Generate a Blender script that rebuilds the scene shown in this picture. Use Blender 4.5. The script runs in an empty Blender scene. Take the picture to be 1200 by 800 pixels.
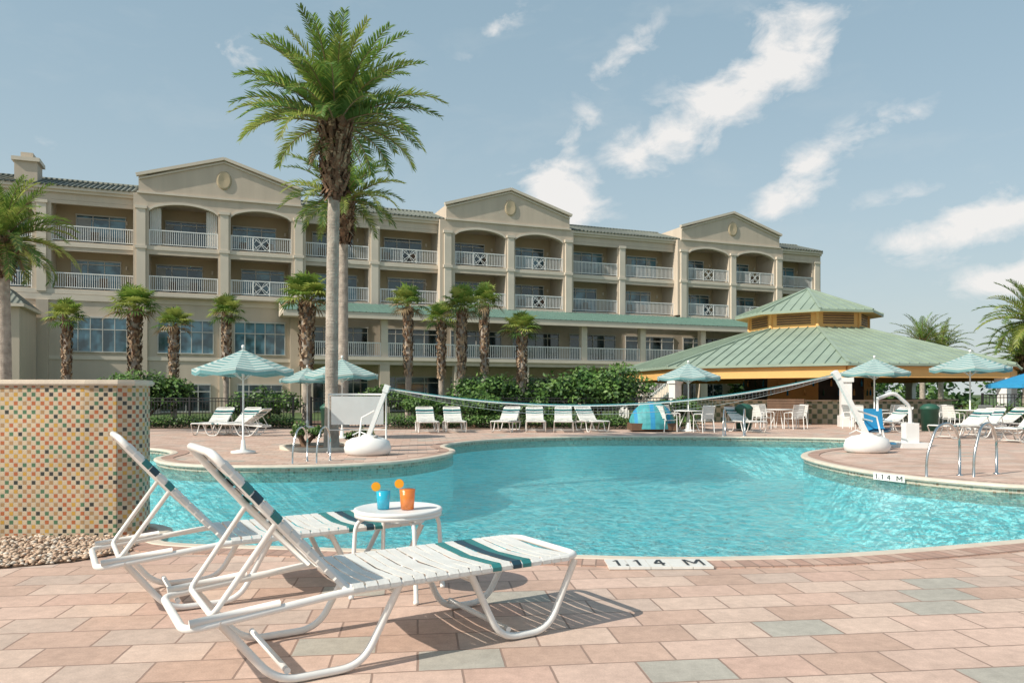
import bpy, math, random
from mathutils import Vector, Matrix
R = random.Random(7)
scene = bpy.context.scene
scene.view_settings.view_transform = 'Standard'
scene.view_settings.look = 'None'
scene.view_settings.exposure = 0

# ------------------------------------------------------------------ materials
def newmat(name):
    m = bpy.data.materials.new(name); m.use_nodes = True
    nt = m.node_tree
    return m, nt, nt.nodes['Principled BSDF'], nt.nodes['Material Output']
def rgba(c): return (c[0], c[1], c[2], 1)
def mat(name, col, rough=0.6, var=0.12, scale=6.0, bump=0.0, metal=0.0, spec=0.5, bscale=None, col2=None, trans=0.0, streak=False):
    m, nt, b, out = newmat(name)
    N = nt.nodes; L = nt.links
    tc = N.new('ShaderNodeTexCoord')
    nz = N.new('ShaderNodeTexNoise'); nz.inputs['Scale'].default_value = scale; nz.inputs['Detail'].default_value = 5
    if streak:
        mp = N.new('ShaderNodeMapping'); mp.inputs['Scale'].default_value = (3,3,.35); L.new(tc.outputs['Object'], mp.inputs[0]); L.new(mp.outputs[0], nz.inputs['Vector'])
    else: L.new(tc.outputs['Object'], nz.inputs['Vector'])
    rp = N.new('ShaderNodeValToRGB')
    c2 = col2 if col2 else tuple(min(1, c*(1+var)) for c in col)
    c1 = tuple(c*(1-var) for c in col)
    rp.color_ramp.elements[0].position = 0.3; rp.color_ramp.elements[1].position = 0.7
    rp.color_ramp.elements[0].color = rgba(c1); rp.color_ramp.elements[1].color = rgba(c2)
    L.new(nz.outputs['Fac'], rp.inputs['Fac']); L.new(rp.outputs['Color'], b.inputs['Base Color'])
    b.inputs['Roughness'].default_value = rough; b.inputs['Metallic'].default_value = metal
    b.inputs['Specular IOR Level'].default_value = spec
    if bump > 0:
        n2 = N.new('ShaderNodeTexNoise'); n2.inputs['Scale'].default_value = bscale or scale*8; n2.inputs['Detail'].default_value = 4
        L.new(tc.outputs['Object'], n2.inputs['Vector'])
        bp = N.new('ShaderNodeBump'); bp.inputs['Strength'].default_value = bump; bp.inputs['Distance'].default_value = 0.02
        L.new(n2.outputs['Fac'], bp.inputs['Height']); L.new(bp.outputs['Normal'], b.inputs['Normal'])
    if trans > 0:
        t = N.new('ShaderNodeBsdfTranslucent'); L.new(rp.outputs['Color'], t.inputs['Color'])
        mx = N.new('ShaderNodeMixShader'); mx.inputs[0].default_value = trans
        L.new(b.outputs[0], mx.inputs[1]); L.new(t.outputs[0], mx.inputs[2]); L.new(mx.outputs[0], out.inputs['Surface'])
    return m

M = {}
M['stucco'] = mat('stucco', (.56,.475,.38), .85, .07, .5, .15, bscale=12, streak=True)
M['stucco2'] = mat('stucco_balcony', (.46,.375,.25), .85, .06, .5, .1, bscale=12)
M['trim'] = mat('trim', (.65,.575,.475), .7, .05, 1)
M['white'] = mat('white_paint', (.76,.76,.74), .45, .04, 3)
M['board'] = mat('board_panel', (.60,.61,.60), .5, .05, 3)
M['railw'] = mat('railing_white', (.78,.78,.76), .5, .05, 3)
M['plastic'] = mat('white_powder_coat', (.78,.77,.74), .3, .03, 9, bump=.03, bscale=40)
M['strapw'] = mat('strap_white', (.72,.71,.67), .45, .08, 7, bump=.15, bscale=60)
M['strapt'] = mat('strap_teal', (.03,.19,.19), .45, .15, 9, bump=.1, bscale=60)
M['strapn'] = mat('strap_navy', (.015,.05,.075), .45, .15, 9, bump=.1, bscale=60)
M['dark'] = mat('dark_interior', (.07,.065,.06), .8, .2, 1)
M['frame'] = mat('window_frame', (.55,.54,.50), .5, .05, 2)
M['black'] = mat('black_metal', (.02,.02,.022), .45, .1, 4)
M['steel'] = mat('stainless_steel', (.62,.62,.60), .18, .05, 3, metal=1)
M['orange'] = mat('orange_stucco', (.74,.43,.15), .7, .06, 1)
M['brown'] = mat('brown_wood', (.13,.075,.045), .6, .25, 3)
M['curtain'] = mat('curtain', (.62,.60,.56), .9, .05, 3)
M['cream'] = mat('cream_coping', (.62,.54,.44), .6, .1, 5, .1)
M['bark'] = mat('palm_bark', (.36,.31,.26), .9, .3, 5, .8, bscale=22)
M['boot'] = mat('palm_boots', (.17,.10,.06), .9, .5, 6, .8, bscale=20)
M['boot2'] = mat('palm_boots_light', (.36,.26,.17), .9, .4, 6, .8, bscale=20)
M['leafA'] = mat('frond_green', (.19,.29,.055), .42, .3, 1.2, trans=.38)
M['leafB'] = mat('frond_dark', (.10,.19,.04), .45, .3, 1.2, trans=.33)
M['leafC'] = mat('frond_yellow', (.33,.38,.09), .42, .3, 1.2, trans=.38)
M['leafD'] = mat('frond_dry', (.28,.20,.11), .7, .3, 1.2, trans=.2)
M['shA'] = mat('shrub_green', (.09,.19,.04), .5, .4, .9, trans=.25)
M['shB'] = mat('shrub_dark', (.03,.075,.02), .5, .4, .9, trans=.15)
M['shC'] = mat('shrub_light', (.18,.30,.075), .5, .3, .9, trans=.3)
M['pool_plaster'] = mat('pool_plaster', (.60,.90,.92), .7, .06, .9)
M['blue'] = mat('blue_fabric', (.02,.24,.46), .6, .1, 4)
M['teal'] = mat('teal_fabric', (.03,.25,.27), .6, .1, 4)
M['grass'] = mat('grass_mat', (.07,.11,.03), .9, .3, .3, .3)
M['mulch'] = mat('mulch', (.16,.10,.065), .95, .4, 5, .5)
M['gray'] = mat('gray_plastic', (.35,.36,.36), .5, .05, 4)
M['greenbin'] = mat('green_bin', (.02,.09,.06), .5, .1, 4)
M['whitetile'] = mat('white_tile', (.74,.73,.69), .3, .04, 20)
M['ink'] = mat('black_letters', (.02,.025,.03), .5, .1, 10)
M['ring_teal'] = mat('teal_stack', (.05,.30,.33), .6, .2, 6)

def glassmat(name, col, rough=.06):
    m, nt, b, out = newmat(name)
    b.inputs['Roughness'].default_value = rough
    b.inputs['Specular IOR Level'].default_value = .8; b.inputs['IOR'].default_value = 1.6
    N = nt.nodes; L = nt.links
    tc = N.new('ShaderNodeTexCoord'); nz = N.new('ShaderNodeTexNoise'); nz.inputs['Scale'].default_value = .6
    L.new(tc.outputs['Object'], nz.inputs['Vector'])
    bp = N.new('ShaderNodeBump'); bp.inputs['Strength'].default_value = .15; bp.inputs['Distance'].default_value = .05
    L.new(nz.outputs['Fac'], bp.inputs['Height']); L.new(bp.outputs['Normal'], b.inputs['Normal'])
    n3 = N.new('ShaderNodeTexNoise'); n3.inputs['Scale'].default_value=.9; L.new(tc.outputs['Object'], n3.inputs['Vector'])
    rp = N.new('ShaderNodeValToRGB'); rp.color_ramp.elements[0].position=.42; rp.color_ramp.elements[1].position=.6
    rp.color_ramp.elements[0].color=rgba(tuple(c*.35 for c in col)); rp.color_ramp.elements[1].color=rgba(tuple(c*1.3 for c in col))
    L.new(n3.outputs['Fac'], rp.inputs['Fac']); L.new(rp.outputs[0], b.inputs['Base Color'])
    return m
M['glass'] = glassmat('window_glass', (.03,.06,.075))
M['glassb'] = glassmat('window_glass_blue', (.09,.20,.26))

def brickrandom(nt, vec, w, h, mortar, offset=.5):
    N = nt.nodes; L = nt.links
    br = N.new('ShaderNodeTexBrick')
    br.inputs['Color1'].default_value = (0,0,0,1); br.inputs['Color2'].default_value = (1,1,1,1)
    br.inputs['Mortar'].default_value = (0,0,0,1)
    br.inputs['Scale'].default_value = 1; br.inputs['Mortar Size'].default_value = mortar
    br.inputs['Mortar Smooth'].default_value = .15
    br.inputs['Brick Width'].default_value = w; br.inputs['Row Height'].default_value = h
    br.offset = offset
    L.new(vec, br.inputs['Vector'])
    return br
def pavermat(name, w, h, mortar, cols, mcol, rot=0, uv=False, offset=.5, rough=.8, wobble=0):
    m, nt, b, out = newmat(name); N = nt.nodes; L = nt.links
    tc = N.new('ShaderNodeTexCoord'); mp = N.new('ShaderNodeMapping'); mp.inputs['Rotation'].default_value = (0,0,rot)
    L.new(tc.outputs['UV' if uv else 'Object'], mp.inputs['Vector'])
    vec = mp.outputs[0]
    if wobble:
        nw = N.new('ShaderNodeTexNoise'); nw.inputs['Scale'].default_value = 9; L.new(tc.outputs['Object'], nw.inputs['Vector'])
        sb = N.new('ShaderNodeVectorMath'); sb.operation='SUBTRACT'; sb.inputs[1].default_value=(.5,.5,.5); L.new(nw.outputs['Color'], sb.inputs[0])
        sc_ = N.new('ShaderNodeVectorMath'); sc_.operation='SCALE'; sc_.inputs['Scale'].default_value=wobble; L.new(sb.outputs[0], sc_.inputs[0])
        ad = N.new('ShaderNodeVectorMath'); ad.operation='ADD'; L.new(vec, ad.inputs[0]); L.new(sc_.outputs[0], ad.inputs[1]); vec = ad.outputs[0]
    br = brickrandom(nt, vec, w, h, mortar, offset)
    rp = N.new('ShaderNodeValToRGB'); rp.color_ramp.interpolation = 'CONSTANT'
    els = rp.color_ramp.elements
    while len(els) < len(cols): els.new(.5)
    for e, (p, c) in zip(els, cols): e.position = p; e.color = rgba(c)
    L.new(br.outputs['Color'], rp.inputs['Fac'])
    cur = rp.outputs['Color']
    def rng(scale, lo, hi, det=8):
        nz = N.new('ShaderNodeTexNoise'); nz.inputs['Scale'].default_value = scale; nz.inputs['Detail'].default_value = det; nz.inputs['Roughness'].default_value = .7
        L.new(tc.outputs['Object'], nz.inputs['Vector'])
        r2 = N.new('ShaderNodeMapRange'); r2.inputs['From Min'].default_value = .3; r2.inputs['From Max'].default_value = .7
        r2.inputs['To Min'].default_value = lo; r2.inputs['To Max'].default_value = hi
        L.new(nz.outputs['Fac'], r2.inputs['Value']); return r2.outputs[0]
    for sc2, lo, hi in ((1.1,.86,1.1),(14,.86,1.12),(110,.86,1.12)):
        mul = N.new('ShaderNodeVectorMath'); mul.operation = 'SCALE'
        L.new(cur, mul.inputs[0]); L.new(rng(sc2,lo,hi,5), mul.inputs['Scale']); cur = mul.outputs[0]
    mx = N.new('ShaderNodeMixRGB'); mx.inputs['Color2'].default_value = rgba(mcol)
    L.new(br.outputs['Fac'], mx.inputs['Fac']); L.new(cur, mx.inputs['Color1'])
    L.new(mx.outputs[0], b.inputs['Base Color']); b.inputs['Roughness'].default_value = rough
    n2 = N.new('ShaderNodeTexNoise'); n2.inputs['Scale'].default_value = 90; n2.inputs['Detail'].default_value = 3
    L.new(tc.outputs['Object'], n2.inputs['Vector'])
    ma = N.new('ShaderNodeMath'); ma.operation = 'MULTIPLY_ADD'; ma.inputs[1].default_value = .25
    inv = N.new('ShaderNodeMath'); inv.operation = 'SUBTRACT'; inv.inputs[0].default_value = 1
    L.new(br.outputs['Fac'], inv.inputs[1]); L.new(n2.outputs['Fac'], ma.inputs[0]); L.new(inv.outputs[0], ma.inputs[2])
    bp = N.new('ShaderNodeBump'); bp.inputs['Strength'].default_value = .6; bp.inputs['Distance'].default_value = .007
    L.new(ma.outputs[0], bp.inputs['Height']); L.new(bp.outputs['Normal'], b.inputs['Normal'])
    return m
M['paver'] = pavermat('paver_deck', .42, .28, .006,
    [(0,(.54,.375,.295)),(.16,(.59,.425,.345)),(.32,(.50,.345,.27)),(.46,(.60,.45,.365)),(.62,(.55,.375,.30)),(.74,(.52,.40,.33)),(.89,(.42,.39,.335)),(.94,(.57,.40,.32))],
    (.29,.20,.16), rot=math.radians(-7), wobble=.006)
M['brickcoping'] = pavermat('brick_coping', .105, .24, .006,
    [(0,(.42,.26,.20)),(.3,(.47,.30,.235)),(.6,(.39,.25,.195)),(.8,(.51,.355,.28))], (.25,.175,.14), uv=True, offset=0)
M['waterline'] = pavermat('waterline_tile', .05, .05, .004,
    [(0,(.50,.44,.34)),(.3,(.42,.36,.27)),(.55,(.30,.33,.25)),(.7,(.55,.48,.36)),(.88,(.33,.22,.14))], (.5,.47,.4), uv=True, offset=0, rough=.3)

def mosaicmat(name, s, base, cols, grout):
    m, nt, b, out = newmat(name); N = nt.nodes; L = nt.links
    tc = N.new('ShaderNodeTexCoord'); mp = N.new('ShaderNodeMapping'); mp.inputs['Location'].default_value = (0,0,.37)
    L.new(tc.outputs['UV'], mp.inputs['Vector'])
    br = brickrandom(nt, mp.outputs[0], s, s, s*.07, 0)
    rp = N.new('ShaderNodeValToRGB'); rp.color_ramp.interpolation = 'CONSTANT'; els = rp.color_ramp.elements
    while len(els) < len(cols): els.new(.5)
    for e, (p, c) in zip(els, cols): e.position = p; e.color = rgba(c)
    L.new(br.outputs['Color'], rp.inputs['Fac'])
    ck = N.new('ShaderNodeTexChecker'); ck.inputs['Scale'].default_value = 1/s
    L.new(mp.outputs[0], ck.inputs['Vector'])
    ck.inputs['Color1'].default_value = rgba(base); L.new(rp.outputs[0], ck.inputs['Color2'])
    mx = N.new('ShaderNodeMixRGB'); mx.inputs['Color2'].default_value = rgba(grout)
    L.new(br.outputs['Fac'], mx.inputs['Fac']); L.new(ck.outputs['Color'], mx.inputs['Color1'])
    nz = N.new('ShaderNodeTexNoise'); nz.inputs['Scale'].default_value=2.5; nz.inputs['Detail'].default_value=6; L.new(tc.outputs['Object'], nz.inputs['Vector'])
    mr = N.new('ShaderNodeMapRange'); mr.inputs['From Min'].default_value=.3; mr.inputs['From Max'].default_value=.7; mr.inputs['To Min'].default_value=.85; mr.inputs['To Max'].default_value=1.08
    L.new(nz.outputs['Fac'], mr.inputs['Value']); vs_ = N.new('ShaderNodeVectorMath'); vs_.operation='SCALE'; L.new(mx.outputs[0], vs_.inputs[0]); L.new(mr.outputs[0], vs_.inputs['Scale'])
    L.new(vs_.outputs[0], b.inputs['Base Color']); b.inputs['Roughness'].default_value = .3
    inv = N.new('ShaderNodeMath'); inv.operation = 'SUBTRACT'; inv.inputs[0].default_value = 1
    L.new(br.outputs['Fac'], inv.inputs[1])
    bp = N.new('ShaderNodeBump'); bp.inputs['Strength'].default_value = .5; bp.inputs['Distance'].default_value = .004
    L.new(inv.outputs[0], bp.inputs['Height']); L.new(bp.outputs['Normal'], b.inputs['Normal'])
    return m
M['mosaic'] = mosaicmat('mosaic_tile', .040, (.56,.45,.31),
    [(0,(.42,.13,.05)),(.3,(.52,.30,.06)),(.5,(.08,.17,.09)),(.68,(.04,.045,.04)),(.82,(.38,.23,.11))], (.48,.41,.32))
M['checker'] = mosaicmat('checker_tile', .22, (.62,.58,.42), [(0,(.16,.22,.14)),(.5,(.22,.26,.16))], (.5,.48,.4))

def roofmat(name, col, axis_scale, bump):
    m, nt, b, out = newmat(name); N = nt.nodes; L = nt.links
    tc = N.new('ShaderNodeTexCoord')
    wv = N.new('ShaderNodeTexWave'); wv.inputs['Scale'].default_value = axis_scale; wv.bands_direction = 'X'
    L.new(tc.outputs['Object'], wv.inputs['Vector'])
    nz = N.new('ShaderNodeTexNoise'); nz.inputs['Scale'].default_value = 1.5; nz.inputs['Detail'].default_value = 6
    L.new(tc.outputs['Object'], nz.inputs['Vector'])
    rp = N.new('ShaderNodeValToRGB'); rp.color_ramp.elements[0].position = .3; rp.color_ramp.elements[1].position = .7
    rp.color_ramp.elements[0].color = rgba(tuple(c*.8 for c in col)); rp.color_ramp.elements[1].color = rgba(tuple(c*1.15 for c in col))
    L.new(nz.outputs['Fac'], rp.inputs['Fac']); L.new(rp.outputs[0], b.inputs['Base Color'])
    b.inputs['Roughness'].default_value = .75
    bp = N.new('ShaderNodeBump'); bp.inputs['Strength'].default_value = bump; bp.inputs['Distance'].default_value = .08
    L.new(wv.outputs['Fac'], bp.inputs['Height']); L.new(bp.outputs['Normal'], b.inputs['Normal'])
    return m
M['rooftile'] = roofmat('roof_tile', (.15,.165,.14), 1.0, .9)
M['metalroof'] = mat('green_metal_roof', (.27,.34,.265), .5, .10, 1.2)
M['canopy'] = mat('green_canopy_roof', (.12,.21,.175), .6, .08, 1.2)

def umbrellamat():
    m, nt, b, out = newmat('striped_fabric'); N = nt.nodes; L = nt.links
    tc = N.new('ShaderNodeTexCoord')
    wv = N.new('ShaderNodeTexWave'); wv.bands_direction = 'Y'; wv.inputs['Scale'].default_value = 2.3
    L.new(tc.outputs['UV'], wv.inputs['Vector'])
    rp = N.new('ShaderNodeValToRGB'); rp.color_ramp.interpolation = 'CONSTANT'
    rp.color_ramp.elements[0].color = (.18,.38,.39,1); rp.color_ramp.elements[1].position = .45; rp.color_ramp.elements[1].color = (.56,.65,.62,1)
    L.new(wv.outputs['Fac'], rp.inputs['Fac']); L.new(rp.outputs[0], b.inputs['Base Color']); b.inputs['Roughness'].default_value = .8
    t = N.new('ShaderNodeBsdfTranslucent'); L.new(rp.outputs[0], t.inputs['Color'])
    mx = N.new('ShaderNodeMixShader'); mx.inputs[0].default_value = .3
    L.new(b.outputs[0], mx.inputs[1]); L.new(t.outputs[0], mx.inputs[2]); L.new(mx.outputs[0], out.inputs['Surface'])
    return m
M['umb'] = umbrellamat()

def watermat():
    m, nt, b, out = newmat('pool_water'); N = nt.nodes; L = nt.links
    N.remove(b)
    tc = N.new('ShaderNodeTexCoord'); mp = N.new('ShaderNodeMapping'); mp.inputs['Scale'].default_value = (1,1.3,1); mp.inputs['Rotation'].default_value=(0,0,.3)
    L.new(tc.outputs['Object'], mp.inputs['Vector'])
    n1 = N.new('ShaderNodeTexNoise'); n1.inputs['Scale'].default_value = 2.2; n1.inputs['Detail'].default_value = 3; n1.inputs['Distortion'].default_value = 1.0
    n2 = N.new('ShaderNodeTexNoise'); n2.inputs['Scale'].default_value = 7; n2.inputs['Detail'].default_value = 3; n2.inputs['Distortion'].default_value = .8
    L.new(mp.outputs[0], n1.inputs['Vector']); L.new(mp.outputs[0], n2.inputs['Vector'])
    ad = N.new('ShaderNodeMath'); ad.operation = 'MULTIPLY_ADD'; ad.inputs[1].default_value = .6
    L.new(n2.outputs['Fac'], ad.inputs[0]); L.new(n1.outputs['Fac'], ad.inputs[2])
    bp = N.new('ShaderNodeBump'); bp.inputs['Strength'].default_value = 1.0; bp.inputs['Distance'].default_value = .22
    L.new(ad.outputs[0], bp.inputs['Height'])
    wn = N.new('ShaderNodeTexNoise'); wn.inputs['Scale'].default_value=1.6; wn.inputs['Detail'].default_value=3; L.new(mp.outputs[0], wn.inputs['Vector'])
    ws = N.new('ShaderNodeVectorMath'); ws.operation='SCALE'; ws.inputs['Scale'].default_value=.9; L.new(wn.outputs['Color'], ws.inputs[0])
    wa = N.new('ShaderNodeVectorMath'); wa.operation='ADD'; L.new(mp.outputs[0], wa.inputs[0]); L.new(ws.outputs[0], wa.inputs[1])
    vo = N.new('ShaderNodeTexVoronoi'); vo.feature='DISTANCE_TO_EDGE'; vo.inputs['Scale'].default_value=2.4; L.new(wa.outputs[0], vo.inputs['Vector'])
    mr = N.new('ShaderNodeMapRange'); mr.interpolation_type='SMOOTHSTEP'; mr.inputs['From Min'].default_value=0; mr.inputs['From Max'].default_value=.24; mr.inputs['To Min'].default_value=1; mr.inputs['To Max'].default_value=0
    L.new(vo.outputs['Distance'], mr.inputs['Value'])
    caustic_tint = N.new('ShaderNodeMixRGB'); caustic_tint.inputs['Color1'].default_value=(.45,.88,.925,1); caustic_tint.inputs['Color2'].default_value=(.86,1,1,1); L.new(mr.outputs[0], caustic_tint.inputs['Fac'])  # caustic light network painted into the water's transparent tint
    fr = N.new('ShaderNodeFresnel'); fr.inputs['IOR'].default_value = 1.33; L.new(bp.outputs[0], fr.inputs['Normal'])
    gl = N.new('ShaderNodeBsdfGlossy'); gl.inputs['Roughness'].default_value = .05; gl.inputs['Color'].default_value = (.95,.98,1,1); L.new(bp.outputs[0], gl.inputs['Normal'])
    tr = N.new('ShaderNodeBsdfTransparent'); L.new(caustic_tint.outputs[0], tr.inputs['Color'])
    rf = N.new('ShaderNodeBsdfRefraction'); rf.inputs['IOR'].default_value = 1.33; rf.inputs['Roughness'].default_value = .02; rf.inputs['Color'].default_value = (.60,.97,.98,1)
    L.new(bp.outputs[0], rf.inputs['Normal'])
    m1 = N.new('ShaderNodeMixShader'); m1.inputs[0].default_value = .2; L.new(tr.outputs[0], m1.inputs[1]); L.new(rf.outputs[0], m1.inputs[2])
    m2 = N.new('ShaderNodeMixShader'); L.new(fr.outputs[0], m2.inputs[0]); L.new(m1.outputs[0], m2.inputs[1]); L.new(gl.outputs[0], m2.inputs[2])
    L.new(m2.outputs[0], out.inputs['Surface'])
    return m
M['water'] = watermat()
def liquidmat(name, c):
    m, nt, b, out = newmat(name); b.inputs['Base Color'].default_value = rgba(c); b.inputs['Roughness'].default_value = .15
    N=nt.nodes; L=nt.links
    t = N.new('ShaderNodeBsdfTranslucent'); t.inputs['Color'].default_value = rgba(c)
    mx = N.new('ShaderNodeMixShader'); mx.inputs[0].default_value=.35
    L.new(b.outputs[0], mx.inputs[1]); L.new(t.outputs[0], mx.inputs[2]); L.new(mx.outputs[0], out.inputs['Surface'])
    return m
M['liqb'] = liquidmat('blue_drink', (.03,.65,.85)); M['liqo'] = liquidmat('orange_drink', (.98,.33,.04)); M['liqy'] = liquidmat('orange_fruit', (.95,.48,.04))

# ------------------------------------------------------------------ mesh builder
class MB:
    def __init__(s): s.v = []; s.f = []; s.m = []; s.uv = {}; s.sm = []
    def face(s, pts, m=0, uv=None, smooth=False):
        i = len(s.v); s.v += [tuple(p) for p in pts]; s.f.append(tuple(range(i, i+len(pts)))); s.m.append(m); s.sm.append(smooth)
        if uv: s.uv[len(s.f)-1] = uv
    def box(s, x0,x1,y0,y1,z0,z1,m=0, T=None):
        c = [Vector(p) for p in ((x0,y0,z0),(x1,y0,z0),(x1,y1,z0),(x0,y1,z0),(x0,y0,z1),(x1,y0,z1),(x1,y1,z1),(x0,y1,z1))]
        if T: c = [T @ p for p in c]
        i = len(s.v); s.v += [tuple(p) for p in c]
        for q in ((0,3,2,1),(4,5,6,7),(0,1,5,4),(1,2,6,5),(2,3,7,6),(3,0,4,7)):
            s.f.append(tuple(i+k for k in q)); s.m.append(m); s.sm.append(False)
    def beam(s, p0, p1, w, h, m=0):
        p0 = Vector(p0); p1 = Vector(p1); d = p1-p0; L = d.length
        q = d.to_track_quat('X','Z').to_matrix().to_4x4()
        s.box(0,L,-w/2,w/2,-h/2,h/2,m, Matrix.Translation(p0) @ q)
    def tube(s, pts, r, n=8, m=0, closed=False, radii=None, cap=True):
        pts = [Vector(p) for p in pts]; k = len(pts)
        base = len(s.v); up = None
        for i, p in enumerate(pts):
            if closed: t = pts[(i+1)%k]-pts[i-1]
            else: t = pts[min(i+1,k-1)]-pts[max(i-1,0)]
            t.normalize()
            if up is None:
                up = Vector((0,0,1)) if abs(t.z) < .9 else Vector((1,0,0))
            up = (up - t*up.dot(t)).normalized(); sd = t.cross(up)
            rr = radii[i] if radii else r
            for j in range(n):
                a = 2*math.pi*j/n; s.v.append(tuple(p + (up*math.cos(a)+sd*math.sin(a))*rr))
        for i in range(k if closed else k-1):
            a0 = base+i*n; a1 = base+((i+1)%k)*n
            for j in range(n):
                s.f.append((a0+j, a0+(j+1)%n, a1+(j+1)%n, a1+j)); s.m.append(m); s.sm.append(True)
        if cap and not closed:
            s.f.append(tuple(base+j for j in range(n))); s.m.append(m); s.sm.append(False)
            s.f.append(tuple(base+(k-1)*n+j for j in range(n-1,-1,-1))); s.m.append(m); s.sm.append(False)
    def lathe(s, prof, c=(0,0,0), n=24, m=0, smooth=True, rot=0, ms=None):
        base = len(s.v)
        for r, z in prof:
            for j in range(n):
                a = 2*math.pi*j/n+rot; s.v.append((c[0]+r*math.cos(a), c[1]+r*math.sin(a), c[2]+z))
        for i in range(len(prof)-1):
            for j in range(n):
                a = base+i*n; b = a+n
                s.f.append((a+j, a+(j+1)%n, b+(j+1)%n, b+j)); s.m.append(ms[i] if ms else m); s.sm.append(smooth)
    def build(s, name, mats, parent=None, loc=(0,0,0), rotz=0, mesh_only=False):
        me = bpy.data.meshes.new(name+'_mesh'); me.from_pydata(s.v, [], s.f)
        for k in mats: me.materials.append(M[k])
        me.polygons.foreach_set('material_index', s.m); me.polygons.foreach_set('use_smooth', s.sm)
        if s.uv:
            ul = me.uv_layers.new(name='UVMap')
            for fi, uvs in s.uv.items():
                p = me.polygons[fi]
                for li, q in zip(p.loop_indices, uvs): ul.data[li].uv = q
        me.update()
        if mesh_only: return me
        return place(me, name, parent, loc, rotz)
def place(me, name, parent=None, loc=(0,0,0), rotz=0, scale=1):
    o = bpy.data.objects.new(name, me); scene.collection.objects.link(o)
    o.location = loc; o.rotation_euler = (0,0,rotz); o.scale = (scale,)*3 if not isinstance(scale, tuple) else scale
    if parent: o.parent = parent
    return o
def empty(name, loc=(0,0,0), rotz=0):
    e = bpy.data.objects.new(name, None); scene.collection.objects.link(e); e.location = loc; e.rotation_euler = (0,0,rotz)
    e.empty_display_size = .1; return e
def rounded(pts, rad=.06, seg=5, closed=False):
    pts = [Vector(p) for p in pts]; out = []; k = len(pts)
    for i in range(k):
        if not closed and i in (0, k-1): out.append(pts[i]); continue
        p = pts[i]; a = pts[i-1]; b = pts[(i+1)%k]
        ra = min(rad, (a-p).length*.45, (b-p).length*.45)
        A = p+(a-p).normalized()*ra; B = p+(b-p).normalized()*ra
        for j in range(seg+1):
            t = j/seg; out.append(A*(1-t)**2 + p*2*t*(1-t) + B*t*t)
    return out
def catmull(P, seg=8, closed=True):
    out = []; n = len(P)
    for i in range(n):
        p0, p1, p2, p3 = [Vector(P[(i+k)%n]) for k in (-1,0,1,2)]
        for j in range(seg):
            t = j/seg
            out.append(.5*((2*p1)+(p2-p0)*t+(2*p0-5*p1+4*p2-p3)*t*t+(3*p1-p0-3*p2+p3)*t**3))
    return out

# ------------------------------------------------------------------ pool + ground
ctrl = [(-3.05,6.72),(-1.9,6.5),(-.7,6.32),(.4,6.17),(1.2,6.08),(2.0,6.12),(2.9,6.28),(4.6,6.85),(6.8,7.7),(9.3,8.5),(12,8.8),
        (13.5,9.6),(12,10.4),(9.5,10.6),(7.6,10.75),(6.7,11.4),(6.05,12.8),(5.9,14.6),(6.2,16.4),(7.2,18.0),(8.8,19.2),(10.4,20.4),(10.6,21.7),
        (9.2,22.9),(7.0,23.5),(4.5,23.9),(2.4,23.8),(.6,23.2),(-.7,22.0),(-1.5,20.6),(-1.7,19.2),(-1.35,17.9),(-1.45,16.5),(-2.1,15.0),(-3.3,14.15),
        (-4.8,13.9),(-6.2,14.3),(-7.2,15.5),(-7.6,17.2),(-9,18.6),(-11.5,18.9),(-13.5,17),(-13.5,13),(-11.5,9.5),(-8,7.95),(-5,7.75),(-3.8,7.7),(-3.3,7.4)]
outline = [Vector((p.x,p.y,0)) for p in catmull([(a,b,0) for a,b in ctrl], 8)]
NO = len(outline)
def area(P): return sum(P[i].x*P[(i+1)%len(P)].y-P[(i+1)%len(P)].x*P[i].y for i in range(len(P)))/2
sgn = 1 if area(outline) > 0 else -1
def offset(d):
    out = []
    for i in range(NO):
        t = (outline[(i+1)%NO]-outline[i-1]).normalized(); n = Vector((t.y,-t.x,0))*sgn
        out.append(outline[i]+n*d)
    return out
arc = [0]
for i in range(NO): arc.append(arc[-1]+(outline[(i+1)%NO]-outline[i]).length)
import bmesh
def sheet_with_hole(name, outer, hole, z, matk):
    bm = bmesh.new(); edges = []
    for loop in (outer, hole):
        vs = [bm.verts.new((p[0],p[1],z)) for p in loop]
        for i in range(len(vs)): edges.append(bm.edges.new((vs[i], vs[(i+1)%len(vs)])))
    bmesh.ops.triangle_fill(bm, use_beauty=True, use_dissolve=False, edges=edges, normal=(0,0,1))
    for f in bm.faces:
        if f.normal.z < 0: f.normal_flip()
    me = bpy.data.meshes.new(name+'_mesh'); bm.to_mesh(me); bm.free(); me.materials.append(M[matk])
    return place(me, name)
def rect(x0,x1,y0,y1): return [Vector((x0,y0,0)),Vector((x1,y0,0)),Vector((x1,y1,0)),Vector((x0,y1,0))]
sheet_with_hole('ground', rect(-1500,1500,-300,2500), offset(.14), -.006, 'grass')
sheet_with_hole('paved_deck', rect(-34,46,-12,36), offset(.12), 0, 'paver')
pool = empty('swimming_pool')
def ringstrip(name, specs, matk, smooth=False):
    mb = MB(); loops = [[Vector((p.x,p.y,z)) for p in offset(o)] for o, z in specs]
    v = [0]
    for a in range(len(specs)-1):
        v.append(v[-1]+math.hypot(specs[a+1][0]-specs[a][0], specs[a+1][1]-specs[a][1]))
    for a in range(len(specs)-1):
        for i in range(NO):
            j = (i+1)%NO
            mb.face([loops[a][i],loops[a][j],loops[a+1][j],loops[a+1][i]],0,
                    [(arc[i],v[a]),(arc[i+1],v[a]),(arc[i+1],v[a+1]),(arc[i],v[a+1])], smooth)
    return mb.build(name, [matk], pool)
ringstrip('coping_edge', [(.035,-.05),(-.02,-.045),(-.035,-.02),(-.025,.008),(0,.018),(.10,.018),(.115,.004)], 'cream', smooth=True)
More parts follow.
